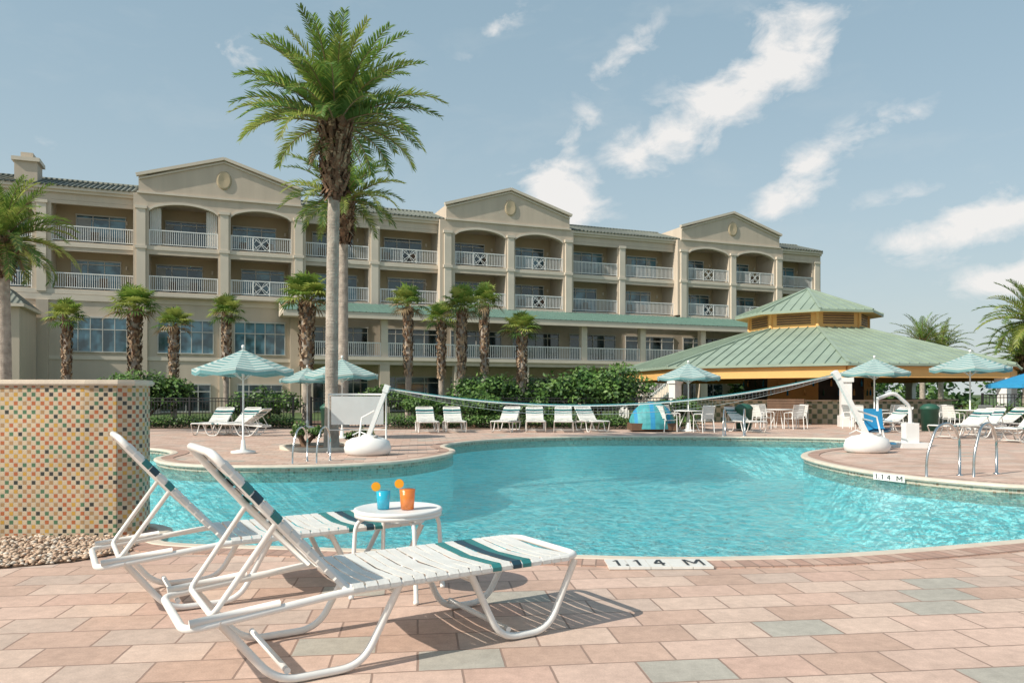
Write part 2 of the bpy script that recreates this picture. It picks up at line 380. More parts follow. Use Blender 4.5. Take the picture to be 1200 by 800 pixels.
ringstrip('brick_band', [(.112,-.01),(.114,.012),(.335,.012),(.34,-.002)], 'brickcoping')
ringstrip('waterline_tiles', [(.02,-.045),(.02,-.30)], 'waterline')
ringstrip('basin_wall', [(.02,-.30),(.02,-1.25)], 'pool_plaster')
def filled(name, loop, z, matk, parent):
    bm = bmesh.new(); vs = [bm.verts.new((p.x,p.y,z)) for p in loop]
    f = bm.faces.new(vs)
    f.normal_update()
    if f.normal.z < 0: f.normal_flip()
    bmesh.ops.triangulate(bm, faces=[f])
    me = bpy.data.meshes.new(name); bm.to_mesh(me); bm.free(); me.materials.append(M[matk]); return place(me, name, parent)
filled('basin_floor', offset(.03), -1.25, 'pool_plaster', pool)
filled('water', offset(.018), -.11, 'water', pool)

def depth_marker(loc, rot, tall=.27, sc=1, n=5):
    # tiles with inlaid characters "1.14 M" built as strokes
    e = bpy.data.objects.new('depth_marker', None); scene.collection.objects.link(e); e.location = loc; e.rotation_euler = rot; e.scale = (sc,sc,1); mb = MB()
    for i in range(n): mb.box(i*.157,i*.157+.152,0,tall,.005,.0235,0)
    z=.0255; b0=tall*.16; t0=tall*.84; H_=t0-b0
    def st(x0,y0,x1,y1,w=.021,wy=None):
        d=Vector((x1-x0,y1-y0,0)); k=Vector((1,0,0)) if abs(d.y)>.3*abs(d.x) else Vector((0,1,0)); w2=w/2 if k.x else (wy or w)/2
        a=Vector((x0,y0,z)); b=Vector((x1,y1,z)); q=[a-k*w2,b-k*w2,b+k*w2,a+k*w2]
        st.i+=1; q=[p+Vector((0,0,.0004*st.i)) for p in q]
        nrm=(q[1]-q[0]).cross(q[2]-q[0])
        mb.face(q if nrm.z>0 else q[::-1],1)
    st.i=0
    def one(x): st(x,b0,x,t0); st(x-.028,t0-H_*.22,x,t0-H_*.04,.018)
    one(.085); st(.145,b0,.145,b0+H_*.16,.022); one(.24)
    st(.415,b0,.415,t0); st(.355,b0+H_*.36,.44,b0+H_*.36,.02,H_*.13); st(.362,b0+H_*.38,.405,t0-.005,.02)
    x=.60; st(x,b0,x,t0); st(x+.12,b0,x+.12,t0); st(x+.008,t0-.004,x+.06,b0+H_*.3,.02); st(x+.112,t0-.004,x+.06,b0+H_*.3,.02)
    mb.build('tiles', ['whitetile','ink'], e)
depth_marker((.72,5.69,0),(0,0,math.radians(1)))
depth_marker((6.00,12.72,-.10),(math.radians(90),0,math.radians(-65)),tall=.15,sc=.75)

# ------------------------------------------------------------------ mosaic tile wall
wp = [(-10,6.75),(-8,6.85),(-6,6.93),(-4.6,6.97),(-3.9,6.98),(-3.62,7.02),(-3.50,7.10),(-3.46,7.22),(-3.47,7.36),(-3.55,7.48),(-3.75,7.55),(-6,7.55),(-10,7.4)]
tw = empty('mosaic_tile_wall'); mb = MB(); s = 0; H = 1.38
for i in range(len(wp)-1):
    a = Vector((*wp[i],0)); b = Vector((*wp[i+1],0)); l = (b-a).length
    mb.face([a, b, b+Vector((0,0,H)), a+Vector((0,0,H))],0,[(s,0),(s+l,0),(s+l,H),(s,H)], True); s += l
mb.build('tiled_faces', ['mosaic'], tw)
bm = bmesh.new(); vs = []
for (x,y) in wp:
    yy = y - .03 if y < 7.2 else y+.03
    vs.append(bm.verts.new((x+(.03 if x>-4 else 0), yy, H)))
f = bm.faces.new(vs); r_ = bmesh.ops.extrude_face_region(bm, geom=[f])
for g in r_['geom']:
    if isinstance(g, bmesh.types.BMVert): g.co.z += .055
bmesh.ops.recalc_face_normals(bm, faces=bm.faces); bmesh.ops.bevel(bm, geom=[e for e in bm.edges if abs(e.verts[0].co.z-e.verts[1].co.z)<.001], offset=.015, segments=2, affect='EDGES')
me = bpy.data.meshes.new('cap'); bm.to_mesh(me); bm.free(); me.materials.append(M['cream']); place(me, 'stone_cap', tw)

# gravel bed
def ico():
    b = bmesh.new(); bmesh.ops.create_icosphere(b, subdivisions=1, radius=1)
    v = [x.co.copy() for x in b.verts]; f = [[q.index for q in x.verts] for x in b.faces]; b.free(); return v, f
IV, IF = ico()
M['peb1'] = mat('pebble_tan', (.52,.38,.27), .6, .3, 9); M['peb2'] = mat('pebble_brown', (.38,.25,.17), .6, .3, 9); M['peb3'] = mat('pebble_pale', (.62,.54,.45), .6, .2, 9)
gb = empty('gravel_bed'); mb = MB()
gpoly = [(-9,5.15),(-3.9,5.68),(-3.4,5.95),(-3.15,6.35),(-3.25,6.72),(-3.42,6.95),(-9,7.0)]
mb.face([(x,y,.006) for x,y in gpoly],0); mb.build('bed', ['mulch'], gb)
mb = MB()
def inpoly(x,y,P):
    c = False
    for i in range(len(P)):
        x1,y1 = P[i]; x2,y2 = P[i-1]
        if (y1>y)!=(y2>y) and x < (x2-x1)*(y-y1)/(y2-y1)+x1: c = not c
    return c
cnt = 0
while cnt < 5200:
    x = R.uniform(-6.0,-3.1); y = R.uniform(5.3,6.98)
    if not inpoly(x,y,gpoly): continue
    cnt += 1; r = R.uniform(.010,.023); a = R.uniform(0,6.28); sx, sy, sz = r*R.uniform(.8,1.4), r*R.uniform(.7,1.0), r*R.uniform(.45,.75)
    ca, sa = math.cos(a), math.sin(a); b0 = len(mb.v); z0 = .008+sz*R.uniform(.6,1.6)
    for v in IV:
        X, Y = v.x*sx, v.y*sy; mb.v.append((x+X*ca-Y*sa, y+X*sa+Y*ca, z0+v.z*sz))
    k = R.choice((0,0,0,1,2))
    for f in IF: mb.f.append(tuple(b0+q for q in f)); mb.m.append(k); mb.sm.append(True)
mb.build('pebbles', ['peb1','peb2','peb3'], gb)

# ------------------------------------------------------------------ lounge chair
def lounger_mesh(W=.66, L=2.06, back=48, detail=True):
    mb = MB(); r = .0185; n = 12 if detail else 5
    hx, hz = .72, .375
    loop = [(0,0,.30),(hx,0,.375),(1.5,0,.385),(L,0,.40),(L,W,.40),(1.5,W,.385),(hx,W,.375),(0,W,.30)]
    mb.tube(rounded(loop,.09,6,True), r, n, 0, closed=True)
    for (a,b,c,d,za) in ((.14,.38,.78,.98,.31),(1.36,1.54,1.84,L-.03,.385)):
        for y in (0.0,W):
            yo = y + (-.012 if y==0 else .012)
            pth = [(a,y,za+.01),(b,yo,.019),(c,yo,.019),(d,y,.378)]
            mb.tube(rounded(pth,.11,7), r, n, 0)
        xx = d if a < 1 else a
        mb.tube([(xx-.02 if a<1 else a+.02,0,.345),(xx-.02 if a<1 else a+.02,W,.345)], r*.85, n, 0)
        mb.tube([(b+.05,-.012,.06),(b+.05,W+.012,.06)], r*.8, n, 0)
    an = math.radians(back); BL = .90; bx = hx-BL*math.cos(an); bz = hz+BL*math.sin(an)
    y0, y1 = .025, W-.025
    pth = [(hx,y0,hz+.01),(hx-.45*math.cos(an),y0,hz+.43*math.sin(an)),(bx,y0,bz),(bx,y1,bz),(hx-.45*math.cos(an),y1,hz+.43*math.sin(an)),(hx,y1,hz+.01)]
    mb.tube(rounded(pth,.07,5), r, n, 0)
    px, pz = hx-.48*math.cos(an), hz+.48*math.sin(an)
    mb.tube(rounded([(px,y0,pz),(.12,y0+.02,.335),(.12,y1-.02,.335),(px,y1,pz)],.05,4), r*.75, n, 0)
    for y in (0,W):
        mb.tube([(.02,y,.33),(.40,y,.365)], r*.9, n, 0)
    def strap(c, d, up, wdt, m, yy0, yy1):
        sg = R.uniform(.008,.018)
        prof = [(yy0-r-.003,-.012),(yy0-r-.002,.004),(yy0,r+.004),(yy0+.06,r-.001),((yy0+yy1)/2,r-sg),(yy1-.06,r-.001),(yy1,r+.004),(yy1+r+.002,.004),(yy1+r+.003,-.012)]
        c = Vector(c)+Vector(d)*R.uniform(-.0025,.0025); d = Vector(d)*wdt/2; up = Vector(up)
        th = .004
        P = [[c+sd*d+Vector((0,y,0))+up*(z) for y,z in prof] for sd in (-1,1)]
        Q = [[p-up*th for p in row] for row in P]
        for i in range(len(prof)-1):
            mb.face([P[0][i],P[1][i],P[1][i+1],P[0][i+1]],m)
            if detail:
                mb.face([Q[0][i],Q[0][i+1],Q[1][i+1],Q[1][i]],m)
                mb.face([P[0][i],P[0][i+1],Q[0][i+1],Q[0][i]],m); mb.face([P[1][i],Q[1][i],Q[1][i+1],P[1][i+1]],m)
    x = hx+.045; pitch = .0625; i = 0; ns = int((L-.05-x)/pitch)+1
    while i < ns:
        xx = x+i*pitch; m = 1; k = ns-1-i
        if k in (4,7): m = 2
        elif k in (5,): m = 3
        strap((xx,0,.385+.013*(xx-hx)/(L-hx)), (1,0,0), (0,0,1), .053, m, 0, W); i += 1
    dv = Vector((-math.cos(an),0,math.sin(an))); uv = Vector((math.sin(an),0,math.cos(an)))
    nb = int((BL-.06)/pitch)
    for i in range(nb):
        c = Vector((hx,0,hz))+dv*(.06+i*pitch); k = nb-1-i; m = 1
        if k in (2,5): m = 2
        elif k == 3: m = 3
        strap(c, dv, uv, .053, m, y0, y1)
    return mb.build('lounge_chair', ['plastic','strapw','strapt','strapn'], mesh_only=True)
LM = lounger_mesh(); LF = lounger_mesh(detail=False, back=34)
place(LM, 'lounge_chair', None, (-1.38,3.23,.002), math.radians(31.5))
place(LM, 'lounge_chair', None, (-2.38,4.40,.002), math.radians(31))
def far_lounger(x, d, rot=None):
    rt = math.radians(-90+R.uniform(-14,14)) if rot is None else math.radians(rot)
    place(LF, 'lounge_chair', None, (x, d, .002), rt, .97)
for x, d in ((-9.9,25.2),(-9.0,25.4),(-3.35,26.6),(-2.4,26.9),(-.2,27.2),(.6,27.3),(1.65,27.2),(2.35,27.1)):
    far_lounger(x-.1, d+.8)
far_lounger(-7.6,24.3,172)
for x, d, r_ in ((14.2,23.5,200),(15.4,25,215),(16.6,23,205),(17.0,26,190),(13.6,27,200),(18.4,25,210),(19.5,27,200),(18,22,160),(15.5,21,170),(7.6,27.6,-80),(14.7,21.8,-150)):
    far_lounger(x, d, r_)

# ------------------------------------------------------------------ side table & drinks
tb = MB(); rt = .285; Z = .54
tb.lathe([(0,-.004),(rt-.02,-.004),(rt-.004,-.008),(rt,-.004),(rt+.004,.006),(rt,.018),(rt-.012,.022),(rt-.03,.014),(0,.012)], (0,0,Z), 48, 1)
tb.lathe([(rt-.015,-.03),(rt-.002,-.03),(rt-.002,-.005),(rt-.015,-.005)], (0,0,Z), 48, 0)
for k in range(2):
    a = k*math.pi/2+.5; ca, sa = math.cos(a), math.sin(a)
    p = [(ca*(rt+.03),sa*(rt+.03),.012),(ca*(rt-.0),sa*(rt-.0),Z-.03),(-ca*(rt-.0),-sa*(rt-.0),Z-.03-.002*k),(-ca*(rt+.03),-sa*(rt+.03),.012)]
    tb.tube(rounded(p,.09,7), .014, 10, 0)
for k in range(4):
    a = k*math.pi/2+.5; tb.lathe([(0,0),(.017,0),(.017,.02),(0,.02)], (math.cos(a)*(rt+.03),math.sin(a)*(rt+.03),.001), 10, 0)
tb.build('side_table', ['plastic','white'], None, (-.745,5.03,0))
def clearplastic():
    m, nt, b, out = newmat('clear_plastic'); N=nt.nodes; L=nt.links
    gl = N.new('ShaderNodeBsdfGlossy'); gl.inputs['Roughness'].default_value=.06
    t = N.new('ShaderNodeBsdfTransparent'); t.inputs['Color'].default_value=(.97,.98,.98,1)
    mx = N.new('ShaderNodeMixShader'); mx.inputs[0].default_value=.07; L.new(t.outputs[0],mx.inputs[1]); L.new(gl.outputs[0],mx.inputs[2]); L.new(mx.outputs[0],out.inputs['Surface'])
    return m
M['clear'] = clearplastic()
def drink(x, y, r, h, fill, liq, sx):
    d = MB(); z = Z+.014
    d.lathe([(0,.001),(r*.78,.001),(r,h),(r*.97,h)], (0,0,0), 24, 0)
    rr = r*.78+(r-r*.78)*fill
    d.lathe([(0,.004),(r*.755,.004),(rr*.965,h*fill),(0,h*fill)], (0,0,0), 24, 1)
    cx, cz = sx*r*.95, h+.012
    pts = [(cx+.030*math.cos(a*math.pi/8), -.006, cz+.030*math.sin(a*math.pi/8)) for a in range(16)]
    pts2 = [(p[0], .004, p[2]) for p in pts]
    d.face(pts,2); d.face(pts2[::-1],2)
    for i in range(16): d.face([pts[i],pts[(i+1)%16],pts2[(i+1)%16],pts2[i]],2)
    d.build('cocktail_cup', ['clear', liq, 'liqy'], None, (x,y,z))
drink(-.838,5.0,.050,.135,.88,'liqb',-1)
drink(-.680,4.99,.055,.155,.85,'liqo',-1)

# ------------------------------------------------------------------ umbrellas
def umbrella_mesh(Rr=1.1, H=2.35):
    mb = MB(); n = 8; top = H; eave = H-.46; k = 6
    for j in range(n):
        a0 = 2*math.pi*j/n; a1 = 2*math.pi*(j+1)/n
        def P(a,t):
            z = top-(top-eave)*(t**.9); return Vector((math.cos(a)*Rr*t, math.sin(a)*Rr*t, z))
        def Q(t):
            p = (P(a0,t)+P(a1,t))/2; p.z -= .05*t; return p
        for i in range(k):
            t0, t1 = i/k, (i+1)/k
            v0, v1 = t0*Rr, t1*Rr
            if t0 == 0:
                mb.face([P(a0,t0),P(a0,t1),Q(t1)],0,[(0,v0),(0,v1),(0,v1)]); mb.face([P(a0,t0),Q(t1),P(a1,t1)],0,[(0,v0),(0,v1),(0,v1)])
            else:
                mb.face([P(a0,t0),P(a0,t1),Q(t1),Q(t0)],0,[(0,v0),(0,v1),(0,v1),(0,v0)])
                mb.face([Q(t0),Q(t1),P(a1,t1),P(a1,t0)],0,[(0,v0),(0,v1),(0,v1),(0,v0)])
        A = Vector((math.cos(a0)*Rr, math.sin(a0)*Rr, eave)); B = Vector((math.cos(a1)*Rr, math.sin(a1)*Rr, eave)); C=(A+B)/2; C.z -= .05
        dz = Vector((0,0,-.11)); vv=[(0,1.3),(0,1.3),(0,1.4),(0,1.4)]
        mb.face([A,C,C+dz,A+dz],0,vv); mb.face([C,B,B+dz,C+dz],0,vv)
        mb.tube([(0,0,eave+.1),A],.009,5,1)
        mb.tube([(0,0,eave-.25),(A*.5+Vector((0,0,(eave+.25)*.5)))],.007,5,1)
    mb.tube([(0,0,.05),(0,0,top+.06)],.022,8,1)
    mb.lathe([(0,0),(.27,0),(.27,.05),(.06,.09),(.04,.3),(0,.3)],(0,0,0),20,1)
    mb.lathe([(0,.1),(.04,.08),(.03,0),(0,0)],(0,0,top),10,1)
    return mb.build('patio_umbrella', ['umb','white'], mesh_only=True)
UM = umbrella_mesh()
for x,y,rz,sc in ((-5.95,17.0,.2,.98),(-5.0,22.6,.5,1.0),(6.2,27.0,.3,1.02),(13.4,28.4,.1,1.12),(16.7,28.0,.35,1.2),(-8.0,30,0,1)):
    place(UM, 'patio_umbrella', None, (x,y,0), rz, sc)
bmU = MB()
for j in range(8):
    a0=2*math.pi*j/8; a1=2*math.pi*(j+1)/8
    bmU.face([(0,0,2.1),(1.4*math.cos(a0),1.4*math.sin(a0),1.65),(1.4*math.cos(a1),1.4*math.sin(a1),1.65)],0)
    bmU.face([(1.4*math.cos(a0),1.4*math.sin(a0),1.65),(1.4*math.cos(a0),1.4*math.sin(a0),1.52),(1.4*math.cos(a1),1.4*math.sin(a1),1.52),(1.4*math.cos(a1),1.4*math.sin(a1),1.65)],0)
bmU.tube([(0,0,0),(0,0,2.15)],.025,8,1); bmU.lathe([(0,0),(.27,0),(.27,.05),(.05,.1),(0,.1)],(0,0,0),16,1)
bmU.build('patio_umbrella',['blue','white'],None,(18.0,26.6,0))

# ------------------------------------------------------------------ volleyball set
vb = empty('volleyball_net_set')
def base_unit(x, y, lean, top):
    mb = MB()
    prof = [(0,0),(.36,0),(.44,.05),(.46,.16),(.42,.30),(.30,.37),(.14,.40),(.10,.44),(0,.44)]
    b0 = len(mb.v); mb.lathe(prof,(0,0,0),28,0)
    for i in range(b0,len(mb.v)):
        v = mb.v[i]; mb.v[i] = (v[0]*1.1, v[1]*.85, v[2])
    mb.beam((-lean*.1,0,.25),(lean,0,top),.13,.09,0)
    mb.beam((lean*.9,0,top-.12),(lean*1.03,0,top+.03),.17,.12,0)
    mb.tube([(-lean*.45,0,.34),(-lean*.3,0,.8),(lean*.35,0,.95)],.02,8,0)
    mb.tube([(-.35,.1,.42),(-.2,.1,.5),(0,.1,.42)],.015,6,0)
    mb.lathe([(0,0),(.05,0),(.05,.04),(0,.05)],(.2,-.15,.39),10,1)
    return mb.build('base_and_pole', ['white','gray'], vb, (x,y,.0))
base_unit(-3.1,16.5,.42,1.47); base_unit(7.95,17.2,-.72,1.78)
mb = MB(); A = Vector((-2.68,16.5,1.45)); B = Vector((7.25,17.2,1.76)); nseg=40
def netp(t, dz):
    p = A.lerp(B,t); sag = .52*4*t*(1-t); p.z -= sag; return p+Vector((0,0,dz))
hgt = lambda t: .05+.16*min(1,4*t*(1-t)*1.2)
for i in range(nseg):
    t0,t1=i/nseg,(i+1)/nseg
    mb.face([netp(t0,0),netp(t1,0),netp(t1,-.035),netp(t0,-.035)],0)
mb.tube([netp(i/nseg,0) for i in range(nseg+1)],.008,5,2)
mb.tube([netp(i/nseg,-hgt(i/nseg)) for i in range(nseg+1)],.005,4,1)
for q in range(1,3):
    mb.tube([netp(i/nseg,-hgt(i/nseg)*q/3) for i in range(nseg+1)],.002,3,1,cap=False)
for i in range(1,120):
    t=i/120; mb.tube([netp(t,-.03),netp(t,-hgt(t))],.002,3,1,cap=False)
mb.build('net',['white','gray','teal'],vb)

mb = MB(); mb.box(-.58,.58,-.02,.02,.62,1.26,1); mb.tube([(-.64,0,0),(-.64,0,1.32)],.02,8,0); mb.tube([(.64,0,0),(.64,0,1.32)],.02,8,0); mb.tube([(-.64,0,1.3),(.64,0,1.3)],.02,8,0)
for s_ in (-.64,.64): mb.tube([(s_,-.35,.02),(s_,.35,.02)],.02,8,0)
mb.tube([(-.64,0,.5),(.64,0,.5)],.012,6,0)
mb.build('rules_board',['white','board'],None,(-3.5,17.4,0),.15)
mb = MB()
mb.box(-.35,.35,-.3,.3,0,.12,0); mb.tube(rounded([(0,0,.1),(0,0,1.0),(-.45,-.1,1.35),(-.9,-.2,1.2)],.15,5),.045,10,0)
mb.box(-.16,.16,-.12,.12,.12,.6,0)
mb.tube([(-.9,-.2,1.2),(-.9,-.2,.9)],.03,8,0)
sx=-.9
P=[(-.28,.48),(0,.42),(.18,.50),(.26,.95)]
for i in range(3):
    a,b=P[i],P[i+1]; mb.face([(sx-.23,-.2+a[0],a[1]),(sx+.23,-.2+a[0],a[1]),(sx+.23,-.2+b[0],b[1]),(sx-.23,-.2+b[0],b[1])],1,smooth=True)
    mb.face([(sx-.23,-.2+a[0],a[1]-.04),(sx-.23,-.2+b[0],b[1]-.04),(sx+.23,-.2+b[0],b[1]-.04),(sx+.23,-.2+a[0],a[1]-.04)],1,smooth=True)
mb.tube([(sx-.25,-.45,.66),(sx-.25,.05,.7),(sx+.25,.05,.7),(sx+.25,-.45,.66)],.02,6,0)
mb.tube([(sx,-.45,.45),(sx,-.6,.15)],.025,6,0); mb.box(sx-.2,sx+.2,-.72,-.5,.12,.15,1)
mb.build('pool_lift',['white','blue'],None,(9.8,18.9,0))
def grab(x,y,rot,s=1):
    mb = MB()
    p=[(0,0,0),(0,0,.62),(-.22,0,.86),(-.55,0,.80),(-.78,0,.35),(-.80,0,-.25)]
    mb.tube(rounded(p,.16,6),.021,10,0)
    mb.lathe([(.05,0),(.05,.012),(.02,.02)],(0,0,.001),14,0)
    place(mb.build('grab_rail',['steel'],mesh_only=True),'grab_rail',None,(x,y,.0),rot,s)
grab(7.95,12.6,math.radians(35)); grab(7.2,12.35,math.radians(25))
grab(6.8,24.5,math.radians(70)); grab(7.4,24.4,math.radians(70))
grab(-4.0,15.0,math.radians(80),.8); grab(-3.6,15.2,math.radians(80),.8)

# ------------------------------------------------------------------ hotel
TH = math.atan2(.366,.93)
hotel = empty('hotel_building',(-27.7,50.8,0),TH)
bays = [(-8.2,-3.5),(-2.42,2.43),(3.37,7.70),(8.53,12.6),(13.6,18.25),(19.1,23.6),(24.8,29.0),(29.8,34.0),(34.95,39.4),(40.2,45.0),(46.1,50.4),(51.2,55.4),(56.4,60.4)]
gables = [(2.75,13.25,8.1),(24.1,34.6,29.4),(45.4,56.0,50.8)]
def proj(x): return any(a-.2 <= x <= b+.2 for a,b,_ in gables)
S0, S1 = -9.2, 61.4
F2, F3, F4, EV = 3.95, 8.2, 11.3, 14.75
BK = 1.9
wl = MB(); rl = MB(); gl = MB(); fr = MB(); rf = MB()
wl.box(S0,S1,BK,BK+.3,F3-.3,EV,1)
wl.box(S0,S1,BK+.3,14,F3-.2,EV-.02,0)
wl.box(S0,13.2,.0,13.9,0,F3-.35,0)
wl.box(13.2,S1-.2,.25,13.9,0,F3-.35,0)
for z in (F3,F4):
    wl.box(S0,S1,0,BK,z-.35,z,0)
    wl.box(S0,S1,-.05,-.001,z-.33,z-.05,2)
    for a,b,_ in gables:
        wl.box(a,b,-.6,-.051,z-.36,z+.003,0); wl.box(a,b,-.64,-.601,z-.30,z-.06,2)
wl.box(S0,S1,.002,BK,EV-.45,EV-.003,0)
def arch(x0,x1,zs,rise,topf,y0,y1,m,n=14):
    for i in range(n):
        u0, u1 = i/n, (i+1)/n; X0, X1 = x0+(x1-x0)*u0, x0+(x1-x0)*u1
        z0, z1 = zs+rise*max(0,math.sin(math.pi*u0))**.6, zs+rise*max(0,math.sin(math.pi*u1))**.6
        wl.face([(X0,y0,z0),(X1,y0,z1),(X1,y0,topf(X1)),(X0,y0,topf(X0))],m)
        wl.face([(X0,y0,z0),(X0,y1,z0),(X1,y1,z1),(X1,y0,z1)],m)
edges = [(S0,bays[0][0])]+[(bays[i][1],bays[i+1][0]) for i in range(len(bays)-1)]+[(bays[-1][1],S1)]
for (a,b) in edges:
    mid=(a+b)/2; p = proj(mid); yf = -.6 if p else 0
    wl.box(a,b,yf-.001,BK,F3+.001,EV-.002,0)
    w = min((b-a),.85)
    wl.box(mid-w*.32,mid+w*.32,yf-.14,yf-.0015,F3-.2,EV-1.0,2)
    wl.box(mid-w*.42,mid+w*.42,yf-.20,yf-.0025,EV-1.05,EV-.85,2)
    wl.box(mid-w*.42,mid+w*.42,yf-.19,yf-.0025,F4-.25,F4-.05,2)
for a,b,pk in gables:
    zc, zp = 15.9, 17.55
    top2 = lambda x: zc+(zp-zc)*max(0,1-abs(x-pk)/((b-a)/2-.3))
    inb = [t for t in bays if t[0]>=a-.1 and t[1]<=b+.1]
    for t in inb:
        arch(t[0],t[1],EV-1.15,.55,top2,-.6,-.25,0)
        for k in range(14):
            u0,u1=k/14,(k+1)/14; X0=t[0]+(t[1]-t[0])*u0; X1=t[0]+(t[1]-t[0])*u1
            z0=EV-1.15+.55*max(0,math.sin(math.pi*u0))**.6; z1=EV-1.15+.55*max(0,math.sin(math.pi*u1))**.6
            wl.face([(X0,-.66,z0),(X1,-.66,z1),(X1,-.66,z1+.16),(X0,-.66,z0+.16)],2)
            wl.face([(X0,-.66,z0+.16),(X1,-.66,z1+.16),(X1,-.6,z1+.16),(X0,-.6,z0+.16)],2)
            wl.face([(X0,-.66,z0),(X0,-.6,z0),(X1,-.6,z1),(X1,-.66,z1)],2)
    xs = [a]+[q for t in inb for q in t]+[b]
    for i in range(0,len(xs),2):
        X0,X1=xs[i],xs[i+1]; pts=[X0]+([pk] if X0<pk<X1 else [])+[X1]
        for j in range(len(pts)-1):
            wl.face([(pts[j],-.602,EV-1.2),(pts[j+1],-.602,EV-1.2),(pts[j+1],-.602,top2(pts[j+1])),(pts[j],-.602,top2(pts[j]))],0)
    for X in (a,b):
        wl.face([(X,-.6,F3),(X,4,F3),(X,4,zc),(X,-.6,zc)],0)
    for X0,X1 in ((a,pk),(pk,b)):
        rf.face([(X0,-.55,top2(X0)-.03),(X1,-.55,top2(X1)-.03),(X1,9,top2(X1)-.03),(X0,9,top2(X0)-.03)],0)
        wl.beam((X0-(.15 if X0==a else 0),-.68,top2(X0)+.02),(X1+(.15 if X1==b else 0),-.68,top2(X1)+.02),.30,.2,2)
        wl.beam((X0,-.64,top2(X0)-.22),(X1,-.64,top2(X1)-.22),.12,.1,2)
    wl.box(a-.1,b+.1,-.72,-.604,EV-.02,EV+.10,2)
    cz=15.95+.15; n=24
    for k in range(n):
        a0=2*math.pi*k/n; a1=2*math.pi*(k+1)/n
        o=[(pk+.46*math.cos(t),-.67,cz+.62*math.sin(t)) for t in (a0,a1)]; q=[(pk+.38*math.cos(t),-.69,cz+.53*math.sin(t)) for t in (a0,a1)]
        g=[(pk+.5*math.cos(t),-.6,cz+.66*math.sin(t)) for t in (a0,a1)]
        wl.face([o[0],o[1],q[1],q[0]],3); wl.face([g[0],g[1],o[1],o[0]],3); wl.face([q[0],q[1],(pk,-.65,cz)],3)
flats = [(S0,2.75),(13.25,24.1),(34.6,45.4),(56.0,S1)]
for a,b in flats:
    wl.box(a,b,-.003,.35,EV-.75,EV,0)
    wl.box(a-.02,b+.02,-.30,-.004,EV-.12,EV+.10,2); wl.box(a,b,-.16,-.005,EV-.30,EV-.121,2)
    rf.face([(a,-.36,EV+.10),(b,-.36,EV+.10),(b,3.2,EV+1.25),(a,3.2,EV+1.25)],0)
    rf.face([(a,3.2,EV+1.25),(b,3.2,EV+1.25),(b,14,EV+1.2),(a,14,EV+1.2)],0)
    x=a+.15
    while x<b:
        rf.tube([(x,-.40,EV+.10),(x,3.2,EV+1.27)],.075,5,0); x+=.32
    rf.tube([(a,3.2,EV+1.3),(b,3.2,EV+1.3)],.12,6,0)
wl.face([(S1,-.3,EV),(S1,14,EV),(S1,14,EV+1.2),(S1,3.2,EV+1.2)],0)
wl.box(S0-.01,S0+.01,0,14,0,EV,0); wl.box(S1-.25,S1,BK,14,F3,EV,0)
wl.box(-4.6,-3.3,.6,2.2,EV,EV+1.7,0); wl.box(-4.75,-3.15,.45,2.35,EV+1.7,EV+1.95,2); wl.box(-4.3,-3.6,.9,1.9,EV+1.95,EV+2.35,0)
def railing(mb, x0, x1, y, z, h=1.08, X=True, sp=.13):
    mb.box(x0,x1,y-.035,y+.035,z+h-.07,z+h,0); mb.box(x0,x1,y-.025,y+.025,z+.10,z+.15,0)
    w = x1-x0; c = (x0+x1)/2; n = max(2,int(w/sp))
    for i in range(n+1):
        x = x0+w*i/n
        if X and abs(x-c) < .55: continue
        mb.box(x-.018,x+.018,y-.014,y+.014,z+.15,z+h-.07,0)
    if X:
        for s_ in (-.55,.55): mb.box(c+s_-.03,c+s_+.03,y-.03,y+.03,z+.05,z+h-.03,0)
        mb.beam((c-.55,y,z+.15),(c+.55,y,z+h-.07),.03,.04,0); mb.beam((c-.55,y+.003,z+h-.07),(c+.55,y+.003,z+.15),.03,.04,0)
        for s_ in (-.25,.25):
            mb.beam((c+s_-.28,y-.004,z+h/2+.02),(c+s_,y-.004,z+.16),.02,.03,0); mb.beam((c+s_-.28,y-.004,z+h/2+.02),(c+s_,y-.004,z+h-.08),.02,.03,0)
            mb.beam((c+s_+.28,y-.004,z+h/2+.02),(c+s_,y-.004,z+.16),.02,.03,0); mb.beam((c+s_+.28,y-.004,z+h/2+.02),(c+s_,y-.004,z+h-.08),.02,.03,0)
    for xx in (x0+.03,x1-.03): mb.box(xx-.03,xx+.03,y-.032,y+.032,z,z+h+.0,0)
def window(x0,x1,y,z0,z1,cols,gm=0,transom=None):
    gl.face([(x0,y,z0),(x1,y,z0),(x1,y,z1),(x0,y,z1)],gm)
    t=.05
    for i in range(cols+1):
        x=x0+(x1-x0)*i/cols; fr.box(x-t/2,x+t/2,y-.07,y-.005,z0,z1,0)
    fr.box(x0-.05,x1+.05,y-.09,y-.006,z1,z1+.09,0); fr.box(x0-.05,x1+.05,y-.09,y-.006,z0-.07,z0,0)
    if transom: fr.box(x0,x1,y-.065,y-.004,transom-.03,transom+.03,0)
cu = MB()
